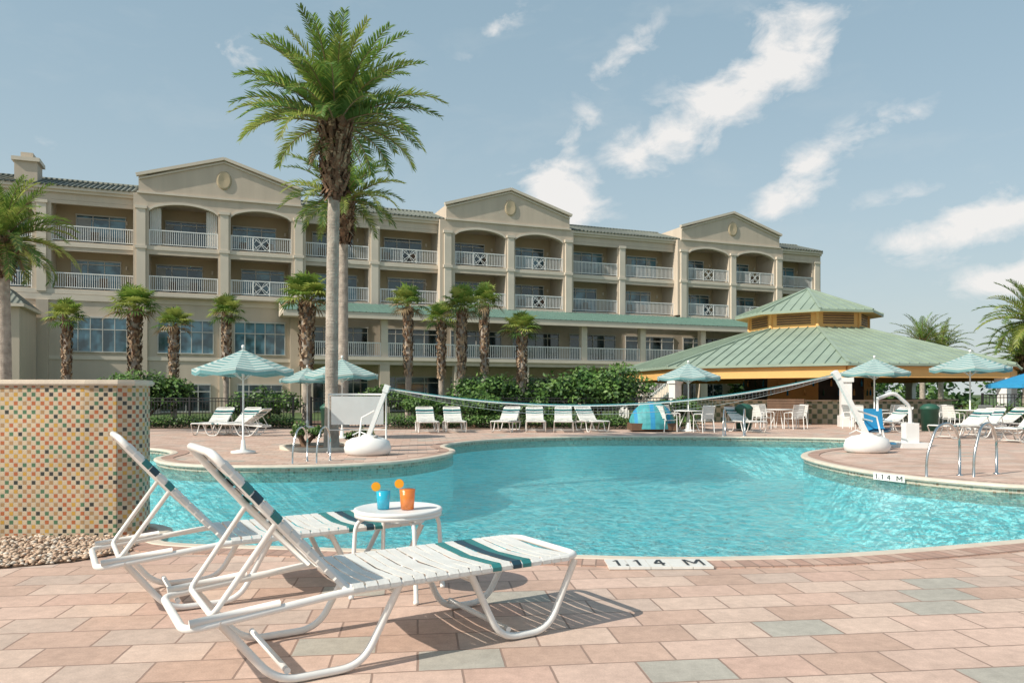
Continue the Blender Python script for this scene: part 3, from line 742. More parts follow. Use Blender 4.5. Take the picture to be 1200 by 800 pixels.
for i,(a,b) in enumerate(bays):
    m=(a+b)/2; p = proj(m); yf = -.6 if p else 0
    for z in (F3,F4):
        railing(rl,a+.003,b-.003,yf+.08,z,X=(i in (3,4,6,7,10,11,5)))
        off = R.choice((-.3,0,.3))
        window(m-1.55+off,m+1.45+off,BK-.01,z+.03,z+2.15,3,R.choice((0,1,1)),z+1.95)
        if R.random()<.5:
            xa=m-1.5+off; cu.box(xa,xa+R.uniform(.4,.9),BK-.03,BK-.015,z+.06,z+1.92,0)
        if R.random()<.7:
            cx=a+R.uniform(.7,1.4)
            for q in (0,R.uniform(1.2,2)):
                cu.box(cx+q-.25,cx+q+.25,.7,1.2,z+.35,z+.42,1); cu.box(cx+q-.25,cx+q+.25,1.18,1.24,z+.4,z+.95,1)
        cu.box(m+1.75,m+1.87,BK-.12,BK-.002,z+1.7,z+1.95,3)
        if not (p and z==F4):
            wl.box(a,b,yf,yf+.2,(F4-.60 if z==F3 else EV-1.0),(F4-.361 if z==F3 else EV-.76),0)
for (x,z) in ((3.42,F4),(6.95,F4)):
    n=10
    for k in range(n):
        x0=x+.7*k/n; x1=x+.7*(k+1)/n; y0=-.3+.05*(k%2); y1=-.3+.05*((k+1)%2)
        cu.face([(x0,y0,z+.05),(x1,y1,z+.05),(x1,y1,z+2.6),(x0,y0,z+2.6)],2)
wl.box(S0,13.2,-.08,-.003,F3-.75,F3-.36,2); wl.box(S0,13.2,-.06,-.003,F2-.35,F2-.1,2)
for x0,x1 in ((-1.6,2.0),(3.9,7.4),(8.8,12.2),(-8,-4.5)):
    window(x0,x1,-.02,4.15,6.35,5,1,5.6); window(x0+.2,x1-.2,-.02,.15,1.95,4,0,1.5)
for x in (-9.0,-2.9,2.9,8.15,12.9): wl.box(x-.35,x+.35,-.22,-.004,0,F3-.76,0)
T0,T1=13.25,57
wl.box(T0,T1,-3.6,.24,F2-.55,F2-.05,0); wl.box(T0-.05,T1,-3.75,-3.601,F2-.25,F2-.0,2)
rf.face([(T0-1.5,-4.2,F2+3.05),(T1,-4.2,F2+3.05),(T1,-.62,F3-.2),(T0-1.5,-.62,F3-.2)],1)
x=T0-1.4
while x<T1:
    rf.beam((x,-4.2,F2+3.07),(x,-.62,F3-.18),.03,.05,1); x+=.45
wl.box(T0-1.5,T1,-4.15,-4.0,F2+2.62,F2+3.03,2); wl.box(T0-1.5,T1,-4.0,-.7,F2+2.85,F2+2.98,2)
wl.face([(T0-1.5,-4.1,F2+2.9),(T0-1.5,-.1,F2+2.9),(T0-1.5,-.1,F3-.25),(T0-1.5,-4.1,F2+3.05)],2)
cols=[13.4,18.7,24.2,29.4,34.5,39.8,45.6,50.8,56.2]
for i,x in enumerate(cols):
    wl.box(x-.35,x+.35,-3.58,-2.9,0,F2-.551,0); wl.box(x-.24,x+.24,-3.5,-3.02,F2-.05,F2+2.85,2)
    if i+1<len(cols):
        railing(rl,x+.25,cols[i+1]-.25,-3.35,F2-.05,X=False,sp=.14)
        a,b=x+.5,cols[i+1]-.5
        window(a,b,.23,F2+.05,F2+2.3,4,0,F2+1.95)
        window(a,b,.23,.1,2.6,4,0,2.2)
rf.build('roofs',['rooftile','canopy'],hotel)
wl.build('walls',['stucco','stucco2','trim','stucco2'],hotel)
rl.build('railings',['railw'],hotel)
gl.build('windows',['glass','glassb'],hotel)
fr.build('window_frames',['frame'],hotel)
cu.build('drapes_and_chairs',['gray','brown','curtain','trim'],hotel)
mb = MB(); n=20
for i in range(n):
    x=44.5-i*.28; z=F2-.05-i*.2; mb.box(x-.28,x,-5.4,-3.9,z-.25,z,0)
for y in (-5.4,-3.95):
    for i in range(0,40):
        x=44.5-i*.14; z=F2-.05-i*.1; mb.box(x-.015,x+.015,y-.015,y+.015,z,z+1.0,1)
    mb.beam((44.6,y,F2+1.0),(38.9,y,F2+1.0-4.05),.07,.07,1); mb.beam((44.6,y,F2+.1),(38.9,y,F2+.1-4.05),.05,.05,1)
mb.box(44.5,46.5,-5.4,-3.76,F2-.4,F2-.06,0)
for i in range(14): mb.box(44.6+i*.14,44.63+i*.14,-5.41,-5.38,F2-.05,F2+1,1)
mb.box(44.6,46.5,-5.43,-5.36,F2+.96,F2+1.03,1)
mb.build('staircase',['trim','railw'],hotel)
an = empty('hotel_annex',(-27.7,50.8,0),TH); mb = MB()
mb.box(-16,-3.2,-5,-.3,0,6.6,0); mb.face([(-16.3,-5.4,6.6),(-2.9,-5.4,6.6),(-4.4,-2.4,7.9),(-16.3,-2.4,7.9)],1)
mb.face([(-2.9,-5.4,6.6),(-2.9,-.3,6.6),(-4.4,-.3,7.9),(-4.4,-2.4,7.9)],1); mb.box(-16.3,-2.9,-5.4,-.3,6.42,6.59,2)
mb.box(-6.6,-4.9,-5.06,-5.0,3.2,5.4,3); mb.box(-6.7,-4.8,-5.1,-5.061,5.4,5.5,2); mb.box(-6.7,-4.8,-5.12,-5.061,3.1,3.2,2); mb.box(-5.78,-5.72,-5.1,-5.061,3.2,5.4,2)
mb.build('walls_and_roof',['stucco','rooftile','trim','glass'],an)

# ------------------------------------------------------------------ pool bar pavilion
bar = empty('pool_bar_pavilion',(15.6,40.5,0),math.radians(10))
mb = MB(); n=8; RE, ZE, RC, ZC = 10.1, 2.56, 2.95, 4.62
def oc(r,z,j,off=0): a=2*math.pi*j/n+math.pi/8+off; return Vector((r*math.cos(a),r*math.sin(a),z))
for j in range(n):
    mb.face([oc(RE,ZE,j),oc(RE,ZE,j+1),oc(RC,ZC,j+1),oc(RC,ZC,j)],0)
    mb.face([oc(RE,ZE-.02,j),oc(RC,ZE+.1,j),oc(RC,ZE+.1,j+1),oc(RE,ZE-.02,j+1)],1)
    mb.face([oc(RE,ZE,j),oc(RE,ZE,j+1),oc(RE,ZE-.10,j+1),oc(RE,ZE-.10,j)],0)
    A,B=oc(RE,ZE,j),oc(RE,ZE,j+1); C,D=oc(RC,ZC,j),oc(RC,ZC,j+1)
    L_=(B-A).length; k=int(L_/.45); mid=(A+B)/2; inn=((C+D)/2-mid)
    for q in range(1,k):
        t=q/k; p0=A.lerp(B,t); fr_=abs(t-.5)*L_
        hw=(D-C).length/2
        lim=1 if fr_<=hw else (L_/2-fr_)/(L_/2-hw)
        mb.beam(p0+Vector((0,0,.02)),p0+inn*lim+Vector((0,0,.02)),.035,.05,0)
    mb.beam(A+Vector((0,0,.03)),C+Vector((0,0,.03)),.14,.07,0)
    mb.face([oc(RC,ZC-.1,j),oc(RC,ZC-.1,j+1),oc(RC,5.5,j+1),oc(RC,5.5,j)],1)
    W0,W1=oc(RC+.02,0,j),oc(RC+.02,0,j+1)
    for q in range(5):
        zz=4.82+q*.12; a_=W0.lerp(W1,.14); b_=W0.lerp(W1,.86); mb.beam((a_.x,a_.y,zz),(b_.x,b_.y,zz),.04,.07,4)
    mb.tube([(W0.x,W0.y,4.6),(W0.x,W0.y,5.45)],.09,6,1)
    mb.face([oc(3.7,5.42,j),oc(3.7,5.42,j+1),oc(.02,6.85,j+1),oc(.02,6.85,j)],0)
    mb.face([oc(3.7,5.42,j),oc(3.7,5.30,j),oc(3.7,5.30,j+1),oc(3.7,5.42,j+1)],0); mb.face([oc(3.7,5.30,j),oc(0.1,5.35,j),oc(.1,5.35,j+1),oc(3.7,5.30,j+1)],1)
    A,B=oc(3.7,5.42,j),oc(3.7,5.42,j+1)
    for q in range(1,6):
        t=q/6; p0=A.lerp(B,t); mid=(A+B)/2; lim=1-abs(t-.5)*2; mb.beam(p0+Vector((0,0,.02)),p0+(Vector((0,0,6.85))-mid)*lim,.03,.05,0)
    mb.beam(A+Vector((0,0,.03)),(0,0,6.88),.12,.06,0)
    A,B=oc(9.75,0,j),oc(9.75,0,j+1)
    mb.beam((A.x,A.y,2.22),(B.x,B.y,2.22),.25,.46,1)
    P=oc(9.6,0,j); T=Matrix.Translation(P)@Matrix.Rotation(2*math.pi*j/n+math.pi/8,4,'Z')
    mb.box(-.2,.2,-.2,.2,0,1.99,2,T); mb.box(-.27,.27,-.27,.27,0,.45,2,T); mb.box(-.26,.26,-.26,.26,1.8,1.985,2,T)
    c0,c1=oc(6.9,0,j),oc(6.9,0,j+1); l=(c1-c0).length
    mb.face([c0,c1,c1+Vector((0,0,1.0)),c0+Vector((0,0,1.0))],5,[(0,0),(l,0),(l,1.0),(0,1.0)])
    mb.beam(c0+Vector((0,0,1.03)),c1+Vector((0,0,1.03)),.6,.06,3)
    d0,d1=oc(3.2,0,j),oc(3.2,0,j+1)
    mb.face([d0,d1,d1+Vector((0,0,2.6)),d0+Vector((0,0,2.6))],6 if j%2 else 1)
    for q in range(6):
        p=d0.lerp(d1,.1+.16*q)*1.04; mb.lathe([(0,0),(.05,0),(.05,.2),(.02,.26),(.02,.32),(0,.32)],(p.x,p.y,1.25+.45*(q%2)),6,(7,1,8)[q%3])
    for q in range(3):
        p=c0.lerp(c1,.2+.3*q)*1.12
        mb.lathe([(0,.74),(.18,.74),(.18,.79),(0,.80)],(p.x,p.y,0),12,4); mb.lathe([(.03,0),(.03,.74)],(p.x,p.y,0),8,9); mb.lathe([(0,0),(.2,0),(.03,.05)],(p.x,p.y,0),10,9)
for (j,t0,t1) in ((4,.55,.78),):
    A,B=oc(8.9,0,j).lerp(oc(8.9,0,j+1),t0),oc(8.9,0,j).lerp(oc(8.9,0,j+1),t1)
    mb.beam((A.x,A.y,.55),(B.x,B.y,.55),.08,1.1,4)
    for q in range(9): mb.beam((A.x,A.y,.12+q*.115),(B.x,B.y,.12+q*.115),.13,.03,4)
mb.build('pavilion_parts',['metalroof','orange','white','trim','brown','checker','dark','greenbin','blue','steel'],bar)

# ------------------------------------------------------------------ fences, bin etc
def fence(pts, h=1.15, name='metal_fence'):
    mb = MB()
    for a,b in zip(pts[:-1],pts[1:]):
        a=Vector((*a,0)); b=Vector((*b,0)); L_=(b-a).length; n=int(L_/.13)
        for z in (.12,h-.12,h): mb.beam(a+Vector((0,0,z)),b+Vector((0,0,z)),.035,.035,0)
        for i in range(n+1):
            p=a.lerp(b,i/n); w=.035 if i%16==0 else .009; mb.box(p.x-w,p.x+w,p.y-w,p.y+w,0,h+(.06 if i%16==0 else -.01),0)
    mb.build(name,['black'])
fence([(-24,31.5),(-17,30.8),(-8.6,30.2)]); fence([(-8.0,30.6),(-4,31.5),(1,32.0),(6.5,31)]); fence([(18.5,30.2),(24,29.6),(34,28.5)],1.3)
mb=MB(); mb.lathe([(0,0),(.26,0),(.30,.75),(.32,.76),(.32,.84),(.2,.95),(0,.98)],(0,0,0),16,0); TB=mb.build('trash_bin',['greenbin'],mesh_only=True)
place(TB,'trash_bin',None,(8.3,27.5,0)); place(TB,'trash_bin',None,(14.9,27.4,0)); place(TB,'trash_bin',None,(-6.8,28.5,0))
mb=MB(); n=14; k=7
for i in range(n):
    for j in range(k):
        def S(i,j):
            t=-1.35+2.7*i/n; u=math.pi*.5*j/k; return (.8*math.sin(t)/math.sin(1.35), .7*math.cos(u)*math.cos(t*.9), .1+.95*math.sin(u)*max(.02,math.cos(t*.95)))
        mb.face([S(i,j),S(i+1,j),S(i+1,j+1),S(i,j+1)],0 if i%4<3 else 1,smooth=True)
mb.box(-.8,.8,-.5,.6,.05,.30,2)
place(mb.build('cabana_lounger',['ring_teal','blue','brown'],mesh_only=True),'cabana_lounger',None,(4.95,27.2,0),math.radians(180),1.0)
def chair_mesh():
    mb=MB()
    for x in (-.24,.24):
        mb.tube(rounded([(x,-.25,.01),(x,-.24,.62),(x,.2,.64),(x,.26,.01)],.06,4),.014,6,0)
        mb.tube([(x,.18,.4),(x,.3,.9)],.014,6,0)
    mb.tube([(-.24,.3,.9),(.24,.3,.9)],.014,6,0)
    for i in range(7): mb.box(-.24,.24,-.22+i*.06,-.17+i*.06,.40,.41,1)
    for i in range(7):
        z=.47+i*.06; y=.2+(z-.4)*.2; mb.box(-.24,.24,y-.005,y+.005,z,z+.05,1)
    return mb.build('patio_chair',['plastic','strapw'],mesh_only=True)
CM=chair_mesh(); mb=MB(); mb.lathe([(0,.71),(.5,.71),(.51,.72),(.5,.74),(0,.74)],(0,0,0),24,0)
for a in range(4): mb.tube([(.1*math.cos(a*1.57),.1*math.sin(a*1.57),.7),(.38*math.cos(a*1.57),.38*math.sin(a*1.57),.01)],.015,6,0)
TM=mb.build('patio_table',['white'],mesh_only=True)
for (x,y) in ((6.2,27.0),(13.4,28.4),(16.7,28.0),(10.2,29.3)):
    place(TM,'patio_table',None,(x,y,0.002))
    for a in range(4):
        t=a*1.57+R.uniform(.3,.7); place(CM,'patio_chair',None,(x+.85*math.cos(t),y+.85*math.sin(t),0),t-math.pi/2)

# ------------------------------------------------------------------ vegetation
def frond(mb, o, az, el, L_, droop, ll, mi, nl=26, w=.035, rachis=3):
    o=Vector(o); pts=[]; p=o.copy(); n=10; h=Vector((math.cos(az),math.sin(az),0)); side=Vector((-math.sin(az),math.cos(az),0))
    e=el; ts=[]
    for i in range(n+1):
        pts.append(p.copy()); d=h*math.cos(e)+Vector((0,0,math.sin(e))); ts.append(d); p=p+d*(L_/n); e-=droop/n*(.25+1.6*i/n)
    mb.tube(pts,.02,3,rachis,radii=[.03*(1-i/n*.85) for i in range(n+1)],cap=False)
    for i in range(nl):
        t=.12+.88*i/(nl-1)+R.uniform(-.008,.008); t=min(t,.999); f=t*n; k=int(f); q=pts[k].lerp(pts[k+1],f-k); d=ts[k].lerp(ts[k+1],f-k).normalized()
        up=side.cross(d); up=up if up.z>0 else -up
        prof=(min(1,.35+t*2.2) if t<.3 else 1)*(1 if t<.55 else 1-.62*(t-.55)/.45)
        l=ll*prof*R.uniform(.85,1.1)
        for s_ in (-1,1):
            v=(side*s_*.78+d*(.55+.5*t)+up*(.42+R.uniform(-.28,.2))); v.normalize()
            tip=q+v*l+Vector((0,0,-.16*l*R.uniform(.3,1.6))); mid=q+v*l*.5; wd=d*w*.5
            m=mi if R.random()<.8 else (mi+1)%3
            mb.face([q-wd,q+wd,mid+wd*1.2,mid-wd*1.2],m); mb.face([mid-wd*1.2,mid+wd*1.2,tip],m)
def boots(mb, x, y, z0, z1, r0, r1, m, n, ln=.22):
    for i in range(n):
        t=R.random(); z=z0+(z1-z0)*t; a=R.uniform(0,6.283); r=r0+(r1-r0)*t; c=Vector((x+r*math.cos(a),y+r*math.sin(a),z)); h=Vector((math.cos(a),math.sin(a),0)); s_=Vector((-math.sin(a),math.cos(a),0))
        l=ln*R.uniform(.6,1.3); w=.05*R.uniform(.7,1.3); e=c+h*l*.5+Vector((0,0,l*R.choice((.9,.7,-.5))))
        mb.face([c-s_*w,c+s_*w,e+s_*w*.6,e-s_*w*.6],m); mb.face([c-s_*w+h*.04,e-s_*w*.6,e+s_*w*.6,c+s_*w+h*.04],m)
def date_palm(name, loc, H, CR, nf=52, r=.17, lean=(0,0), seed=1, shag=1.4, ll=.55, nl=40, droop=52, elr=104, d2=38):
    global R; R=random.Random(seed); mb=MB(); n=26
    pts=[]; rad=[]
    for i in range(n+1):
        t=i/n; pts.append((lean[0]*t*t,lean[1]*t*t,H*t)); rr=r*(1.25-.25*min(1,t*8)) if t<.13 else r*(1-.12*t)
        rr*= 1+.035*(i%2); rad.append(rr)
    mb.tube(pts,r,14,4,radii=rad)
    bx,by=lean
    for i in range(70):
        z=.3+(H-shag-.5)*i/70; t=z/H
        mb.lathe([(r*(1-.12*t)*1.0,-.02),(r*(1-.12*t)*1.07,0),(r*(1-.12*t)*1.0,.02)],(bx*t*t,by*t*t,z),12,4)
    mb.tube([(bx*.8,by*.8,H-shag-.1),(bx*.85,by*.85,H-shag*.8),(bx*.9,by*.9,H-shag*.45),(bx,by,H-.1),(bx,by,H+.15)],r,12,5,radii=[r*.9,r*1.3,r*1.55,r*1.5,r*.5])
    boots(mb,bx,by,H-shag,H+.1,r*1.1,r*1.8,5,int(230*shag),.36); boots(mb,bx,by,H-shag*.75,H+.15,r*1.3,r*1.9,6,int(120*shag),.28)
    for i in range(nf):
        t=(i+.5)/nf; az=i*2.39996+R.uniform(-.2,.2); el=math.radians(86-elr*t**.9+R.uniform(-6,6))
        mi=0 if t<.6 else 1
        if R.random()<.35: mi=2
        frond(mb,(bx+.08*math.cos(az),by+.08*math.sin(az),H+.05*R.random()),az,el,CR*R.uniform(.9,1.06)*(1.0 if t<.8 else .88),math.radians(droop+d2*t+R.uniform(-10,10)),ll*CR/2.8,mi,nl,.046*CR/2.8)
    for i in range(7):
        frond(mb,(bx,by,H-.15),R.uniform(0,6.28),math.radians(-40),CR*.4,math.radians(40),.3,3,14)
    return mb.build(name,['leafA','leafB','leafC','leafD','bark','boot','boot2'],None,loc)
date_palm('date_palm',(-4.35,18.5,0),7.75,2.62,64,.155,(.10,0),3,1.7,.50,48,50,84,30)
date_palm('date_palm',(-6.7,30.5,0),8.9,2.7,50,.2,(.0,0),5,1.6,elr=92)
date_palm('date_palm',(-16.5,25.0,0),6.3,2.4,54,.2,(-.1,0),8,1.2)
date_palm('date_palm',(25.6,37.5,0),4.8,2.7,54,.24,(0,0),11,1.2)
date_palm('date_palm',(31,58,0),5.2,2.6,40,.2,(0,0),12,1.2,nl=26); date_palm('date_palm',(33.5,60,0),4.8,2.6,40,.2,(0,0),13,1.2,nl=26)
date_palm('date_palm',(27.5,41,0),3.2,2.6,50,.22,(0,0),14,1.0)

def sabal_mesh(seed, H, nl=34, fan=.62):
    global R; R=random.Random(seed); mb=MB(); n=14
    pts=[(.06*math.sin(3*i/n),0,H*i/n) for i in range(n+1)]
    mb.tube(pts,.14,10,4,radii=[.14+.02*(i%2)+(.04 if i/n>.55 else 0) for i in range(n+1)])
    ex=pts[-1][0]
    boots(mb,.03,0,H*.45,H,.16,.22,5,150,.2); boots(mb,.03,0,H*.4,H,.18,.22,6,170,.18)
    for i in range(nl):
        t=(i+.5)/nl; az=i*2.39996+R.uniform(-.3,.3); el=math.radians(88-100*t+R.uniform(-8,8)); L_=R.uniform(.45,.7)
        h=Vector((math.cos(az),math.sin(az),0)); d=h*math.cos(el)+Vector((0,0,math.sin(el))); o=Vector((ex,0,H)); c=o+d*L_
        mb.tube([o,c],.012,3,2,cap=False); side=Vector((-math.sin(az),math.cos(az),0)); up=side.cross(d)
        k=16; mi=R.choice((0,0,2,2,1)) if t<.85 else R.choice((1,3))
        for j in range(k):
            a=math.radians(-115+230*(j+.5)/k); v=d*math.cos(a)+side*math.sin(a)+up*.15*math.cos(2*a)
            v.normalize(); l=fan*R.uniform(.85,1.1)*(1 if abs(a)<1.3 else .8); w=v.cross(up).normalized()*.035
            mid=c+v*l*.55; tip=c+v*l+Vector((0,0,-.28*l*R.uniform(.6,1.4)))
            mb.face([c-w*.2,c+w*.2,mid+w,mid-w],mi); mb.face([mid-w,mid+w,tip],mi)
    return mb.build('sabal_palm',['leafA','leafB','leafC','leafD','bark','boot','boot2'],mesh_only=True)
SM=[sabal_mesh(21,4.6),sabal_mesh(22,5.0,30),sabal_mesh(23,4.2,38)]
sp=[(-20.9,36,4.9),(-18.2,37,5.4),(-15.4,35,4.5),(-14.1,38,5.3),(-9.1,34,5.5),(-4.9,36,5.5),(-3.5,38,5.0),(-2.2,34,5.1),(-1.35,38,5.8),(.4,33,4.1)]
hts=[4.6,5.0,4.2]
for i,(x,y,z) in enumerate(sp):
    k=(i*2)%3; s_=(z-.1)/hts[k]; place(SM[k],'sabal_palm',None,(x,y,0),i*1.3,(.92,.92,s_) if abs(s_-1)<.2 else s_)

def foliage(mb, blobs, n, ls, mats=(0,1,2)):
    for _ in range(n):
        b=R.choice(blobs); c=Vector(b[:3]); rr=b[3]; sz=b[4] if len(b)>4 else 1
        v=Vector((R.gauss(0,1),R.gauss(0,1),R.gauss(0,1))).normalized()*(R.random()**.35)
        p=c+Vector((v.x*rr,v.y*rr,v.z*rr*sz))
        if p.z<.02: p.z=.02+R.random()*.1
        a=Vector((R.gauss(0,1),R.gauss(0,1),R.gauss(0,.6))).normalized(); bq=a.cross(v if v.length>.1 else Vector((0,0,1))).normalized(); l=ls*R.uniform(.6,1.4)
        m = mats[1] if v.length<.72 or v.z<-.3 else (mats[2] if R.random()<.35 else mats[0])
        mb.face([p-a*l*.5,p+bq*l*.28,p+a*l*.5,p-bq*l*.28],m)
def shrub(name, loc, blobs, n, ls, trunk=True):
    mb=MB(); foliage(mb,blobs,n,ls)
    if trunk:
        for b in blobs[:5]: mb.tube([(0,0,0),(b[0]*.5,b[1]*.5,b[2]*.5),(b[0],b[1],b[2])],.05,5,3,radii=[.08,.05,.02])
    mb.build(name,['shA','shB','shC','boot'],None,loc)
def lumpy(w, h, k, dep=None):
    dep=dep or w*.7; out=[]
    for i in range(k):
        a=R.uniform(0,6.28); q=math.sqrt(R.random()); x=w*.5*q*math.cos(a)*.8; y=dep*.5*q*math.sin(a)*.8; z=h*(.35+.38*R.random()*(1-q*.5)); out.append((x,y,z,min(w,h)*R.uniform(.16,.30),.85))
    return out
R=random.Random(99)
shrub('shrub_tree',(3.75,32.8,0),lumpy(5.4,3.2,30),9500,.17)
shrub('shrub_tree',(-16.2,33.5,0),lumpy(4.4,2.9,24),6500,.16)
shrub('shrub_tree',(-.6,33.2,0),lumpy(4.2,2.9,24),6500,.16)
shrub('shrub',(-1.5,30.6,0),lumpy(2.6,1.9,14),3200,.13)
shrub('shrub',(-3.4,30.8,0),lumpy(2.2,1.6,12),2500,.12)
shrub('shrub',(-5.6,33.2,0),lumpy(3.0,2.0,14),3500,.14)
shrub('shrub',(1.2,31.0,0),lumpy(2.0,1.5,12),2400,.12)
shrub('shrub',(-10.5,33,0),lumpy(3.6,2.0,16),3800,.14)
shrub('shrub',(-5.2,19.2,0),lumpy(.9,.9,8),900,.08)
shrub('shrub',(-3.8,19.2,0),lumpy(.8,.6,8),700,.08)
shrub('shrub',(6.6,31.8,0),lumpy(2.4,1.5,10),2200,.13)
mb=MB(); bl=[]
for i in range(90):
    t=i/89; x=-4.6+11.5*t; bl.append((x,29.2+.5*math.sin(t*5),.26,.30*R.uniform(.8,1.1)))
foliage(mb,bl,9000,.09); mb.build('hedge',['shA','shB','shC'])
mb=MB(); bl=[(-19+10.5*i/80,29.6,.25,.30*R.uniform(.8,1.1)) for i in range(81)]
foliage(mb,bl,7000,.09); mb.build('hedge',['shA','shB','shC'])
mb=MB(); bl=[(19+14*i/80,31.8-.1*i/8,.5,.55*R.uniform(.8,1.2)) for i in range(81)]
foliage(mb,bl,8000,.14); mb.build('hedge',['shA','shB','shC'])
mb=MB(); bl=[]
for i in range(60): bl.append((R.uniform(20,95),R.uniform(62,90),R.uniform(.8,3.0),R.uniform(1.6,2.6)))
for i in range(40): bl.append((R.uniform(-70,-30),R.uniform(60,80),R.uniform(1,4),R.uniform(2,3)))
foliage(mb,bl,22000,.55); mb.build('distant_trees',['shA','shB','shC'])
mb=MB(); mb.face([(-5,28.6,.004),(7.5,28.6,.004),(7.5,34,.004),(-5,34,.004)],0); mb.face([(-22,29,.005),(-8,29,.005),(-8,38,.005),(-22,38,.005)],0); mb.build('planting_bed',['mulch'])
mb=MB(); mb.lathe([(0,.01),(1.0,.012),(1.05,.012)],(0,0,0),24,0); mb.lathe([(1.0,0),(1.0,.08),(1.14,.08),(1.14,0)],(0,0,0),32,1); mb.build('palm_planter',['mulch','cream'],None,(-4.45,18.6,0.002))

# ------------------------------------------------------------------ sky, sun
sv=Vector((-.43,-.27,.42)).normalized()
el=math.asin(sv.z); rot=math.atan2(sv.x,sv.y)
w=bpy.data.worlds.new('World'); scene.world=w; w.use_nodes=True; nt=w.node_tree; N=nt.nodes; L=nt.links
bg=N['Background']; sky=N.new('ShaderNodeTexSky'); sky.sky_type='NISHITA'; sky.sun_disc=False; sky.sun_elevation=el; sky.sun_rotation=rot; sky.altitude=0; sky.air_density=1.0; sky.dust_density=2.0; sky.ozone_density=1.5
tc=N.new('ShaderNodeTexCoord'); sx=N.new('ShaderNodeSeparateXYZ'); L.new(tc.outputs['Generated'],sx.inputs[0])
def MT(op,a,b=None,c=None,clamp=False):
    n=N.new('ShaderNodeMath'); n.operation=op; n.use_clamp=clamp
    for i,v in enumerate((a,b,c)):
        if v is None: continue
        if isinstance(v,(int,float)): n.inputs[i].default_value=v
        else: L.new(v,n.inputs[i])
    return n.outputs[0]
az=MT('MULTIPLY',MT('ARCTAN2',sx.outputs[0],sx.outputs[1]),180/math.pi)
ele=MT('MULTIPLY',MT('ARCSINE',sx.outputs[2]),180/math.pi)
cv=N.new('ShaderNodeCombineXYZ'); L.new(az,cv.inputs[0]); L.new(ele,cv.inputs[1])
def noise(scale,det=8,rough=.6,dist=0.0,loc=(0,0,0),scl=(1,1,1)):
    mp=N.new('ShaderNodeMapping'); mp.inputs['Location'].default_value=loc; mp.inputs['Scale'].default_value=scl; mp.inputs['Rotation'].default_value=(0,0,math.radians(-30)); L.new(cv.outputs[0],mp.inputs[0])
    n=N.new('ShaderNodeTexNoise'); n.inputs['Scale'].default_value=scale; n.inputs['Detail'].default_value=det; n.inputs['Roughness'].default_value=rough; n.inputs['Distortion'].default_value=dist; L.new(mp.outputs[0],n.inputs[0]); return n.outputs['Fac']
nz=noise(.36,9,.60,.3,scl=(.75,1.2,1)); nz2=noise(.16,6,.6,.4,(3,5,0),(.6,1.5,1))
clouds=[(15.5,20.4,7.8,2.1,29,1.25),(11.0,18.3,4,1.9,25,1.15),(19.5,22.8,3.6,2.5,32,1.25),(3.8,14.4,3.0,2.2,-15,1.6),(31.5,10.9,5,1.6,14,1.4),(33.5,7.2,3.5,1.3,10,1.3),(20.2,14.2,2.9,1.6,40,1.2),
        (8.2,23.4,4,1.5,38,.6),(-19.3,22.7,2.4,.9,-10,.7),(4.8,18.7,3.6,1.5,45,.55),(25,17.2,4.5,1.3,10,.65),(-1.0,25.5,3.5,1.0,35,.5),(27,13,4,.8,5,.4),(-40,14,8,2,10,.8),(60,14,9,2.5,5,.9),(95,18,12,3,5,.9),(-90,20,12,3,10,.7),(150,20,14,4,0,.7),(-140,15,14,3,5,.7)]
tot=None
for (ca,ce,a,b,ti,amp) in clouds:
    t=math.radians(ti); dx=MT('SUBTRACT',az,ca); dy=MT('SUBTRACT',ele,ce)
    u=MT('ADD',MT('MULTIPLY',dx,math.cos(t)/a),MT('MULTIPLY',dy,math.sin(t)/a)); v=MT('ADD',MT('MULTIPLY',dx,-math.sin(t)/b),MT('MULTIPLY',dy,math.cos(t)/b))
    r2=MT('ADD',MT('MULTIPLY',u,u),MT('MULTIPLY',v,v)); g=MT('MULTIPLY',MT('EXPONENT',MT('MULTIPLY',r2,-.9)),amp)
    tot=g if tot is None else MT('MAXIMUM',tot,g)
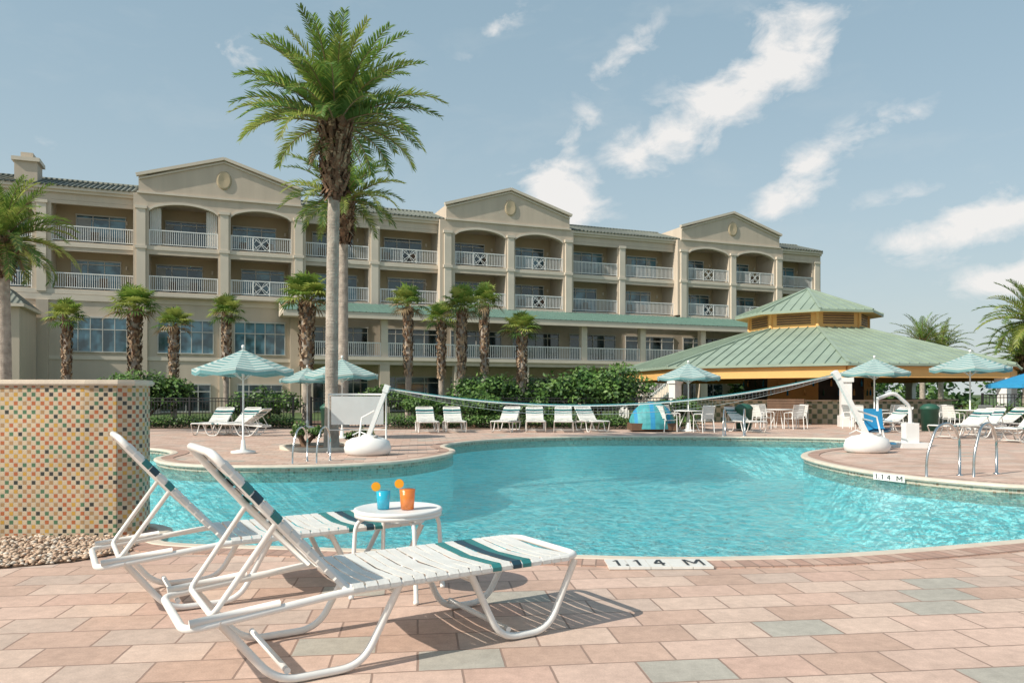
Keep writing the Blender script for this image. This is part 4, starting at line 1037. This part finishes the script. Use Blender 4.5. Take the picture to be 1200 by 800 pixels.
dens=MT('MULTIPLY',MT('SUBTRACT',MT('ADD',MT('MULTIPLY',tot,.8),MT('MULTIPLY',MT('SUBTRACT',nz,.5),2.2)),.30),1.7,clamp=True)
dens=MT('MULTIPLY',dens,MT('MULTIPLY',tot,2.0,clamp=True),clamp=True)
wisp=MT('MULTIPLY',MT('SUBTRACT',nz2,.52),.8,clamp=True)
haze=MT('ADD',MT('MULTIPLY',MT('EXPONENT',MT('MULTIPLY',MT('ABSOLUTE',ele),-.05)),.45),.5,clamp=True)
hc=N.new('ShaderNodeMixRGB'); hc.inputs['Color1'].default_value=(2.45,3.75,4.3,1); hc.inputs['Color2'].default_value=(4.7,5.1,5.0,1); L.new(MT('EXPONENT',MT('MULTIPLY',MT('ABSOLUTE',ele),-.065)),hc.inputs[0])
m0=N.new('ShaderNodeMixRGB'); L.new(hc.outputs[0],m0.inputs['Color2']); L.new(haze,m0.inputs[0]); L.new(sky.outputs[0],m0.inputs['Color1'])
m1=N.new('ShaderNodeMixRGB'); m1.inputs['Color2'].default_value=(4.6,5.0,5.1,1); L.new(wisp,m1.inputs[0]); L.new(m0.outputs[0],m1.inputs['Color1'])
m2=N.new('ShaderNodeMixRGB'); m2.inputs['Color2'].default_value=(6.6,6.4,6.2,1); L.new(MT('MULTIPLY',dens,.9),m2.inputs[0]); L.new(m1.outputs[0],m2.inputs['Color1'])
L.new(m2.outputs[0],bg.inputs['Color']); bg.inputs['Strength'].default_value=.14
sl=bpy.data.lights.new('sun','SUN'); sl.energy=5.0; sl.angle=math.radians(.5); sl.color=(1,.92,.80)
so=bpy.data.objects.new('sun',sl); scene.collection.objects.link(so); so.rotation_euler=sv.to_track_quat('Z','Y').to_euler()

# ------------------------------------------------------------------ camera
cd=bpy.data.cameras.new('camera'); cd.lens=27; cd.sensor_width=36; cd.shift_y=.0517; cd.clip_end=5000; cd.clip_start=.05
co=bpy.data.objects.new('camera',cd); scene.collection.objects.link(co); co.location=(0,0,1.3); co.rotation_euler=(math.radians(90),0,0); scene.camera=co
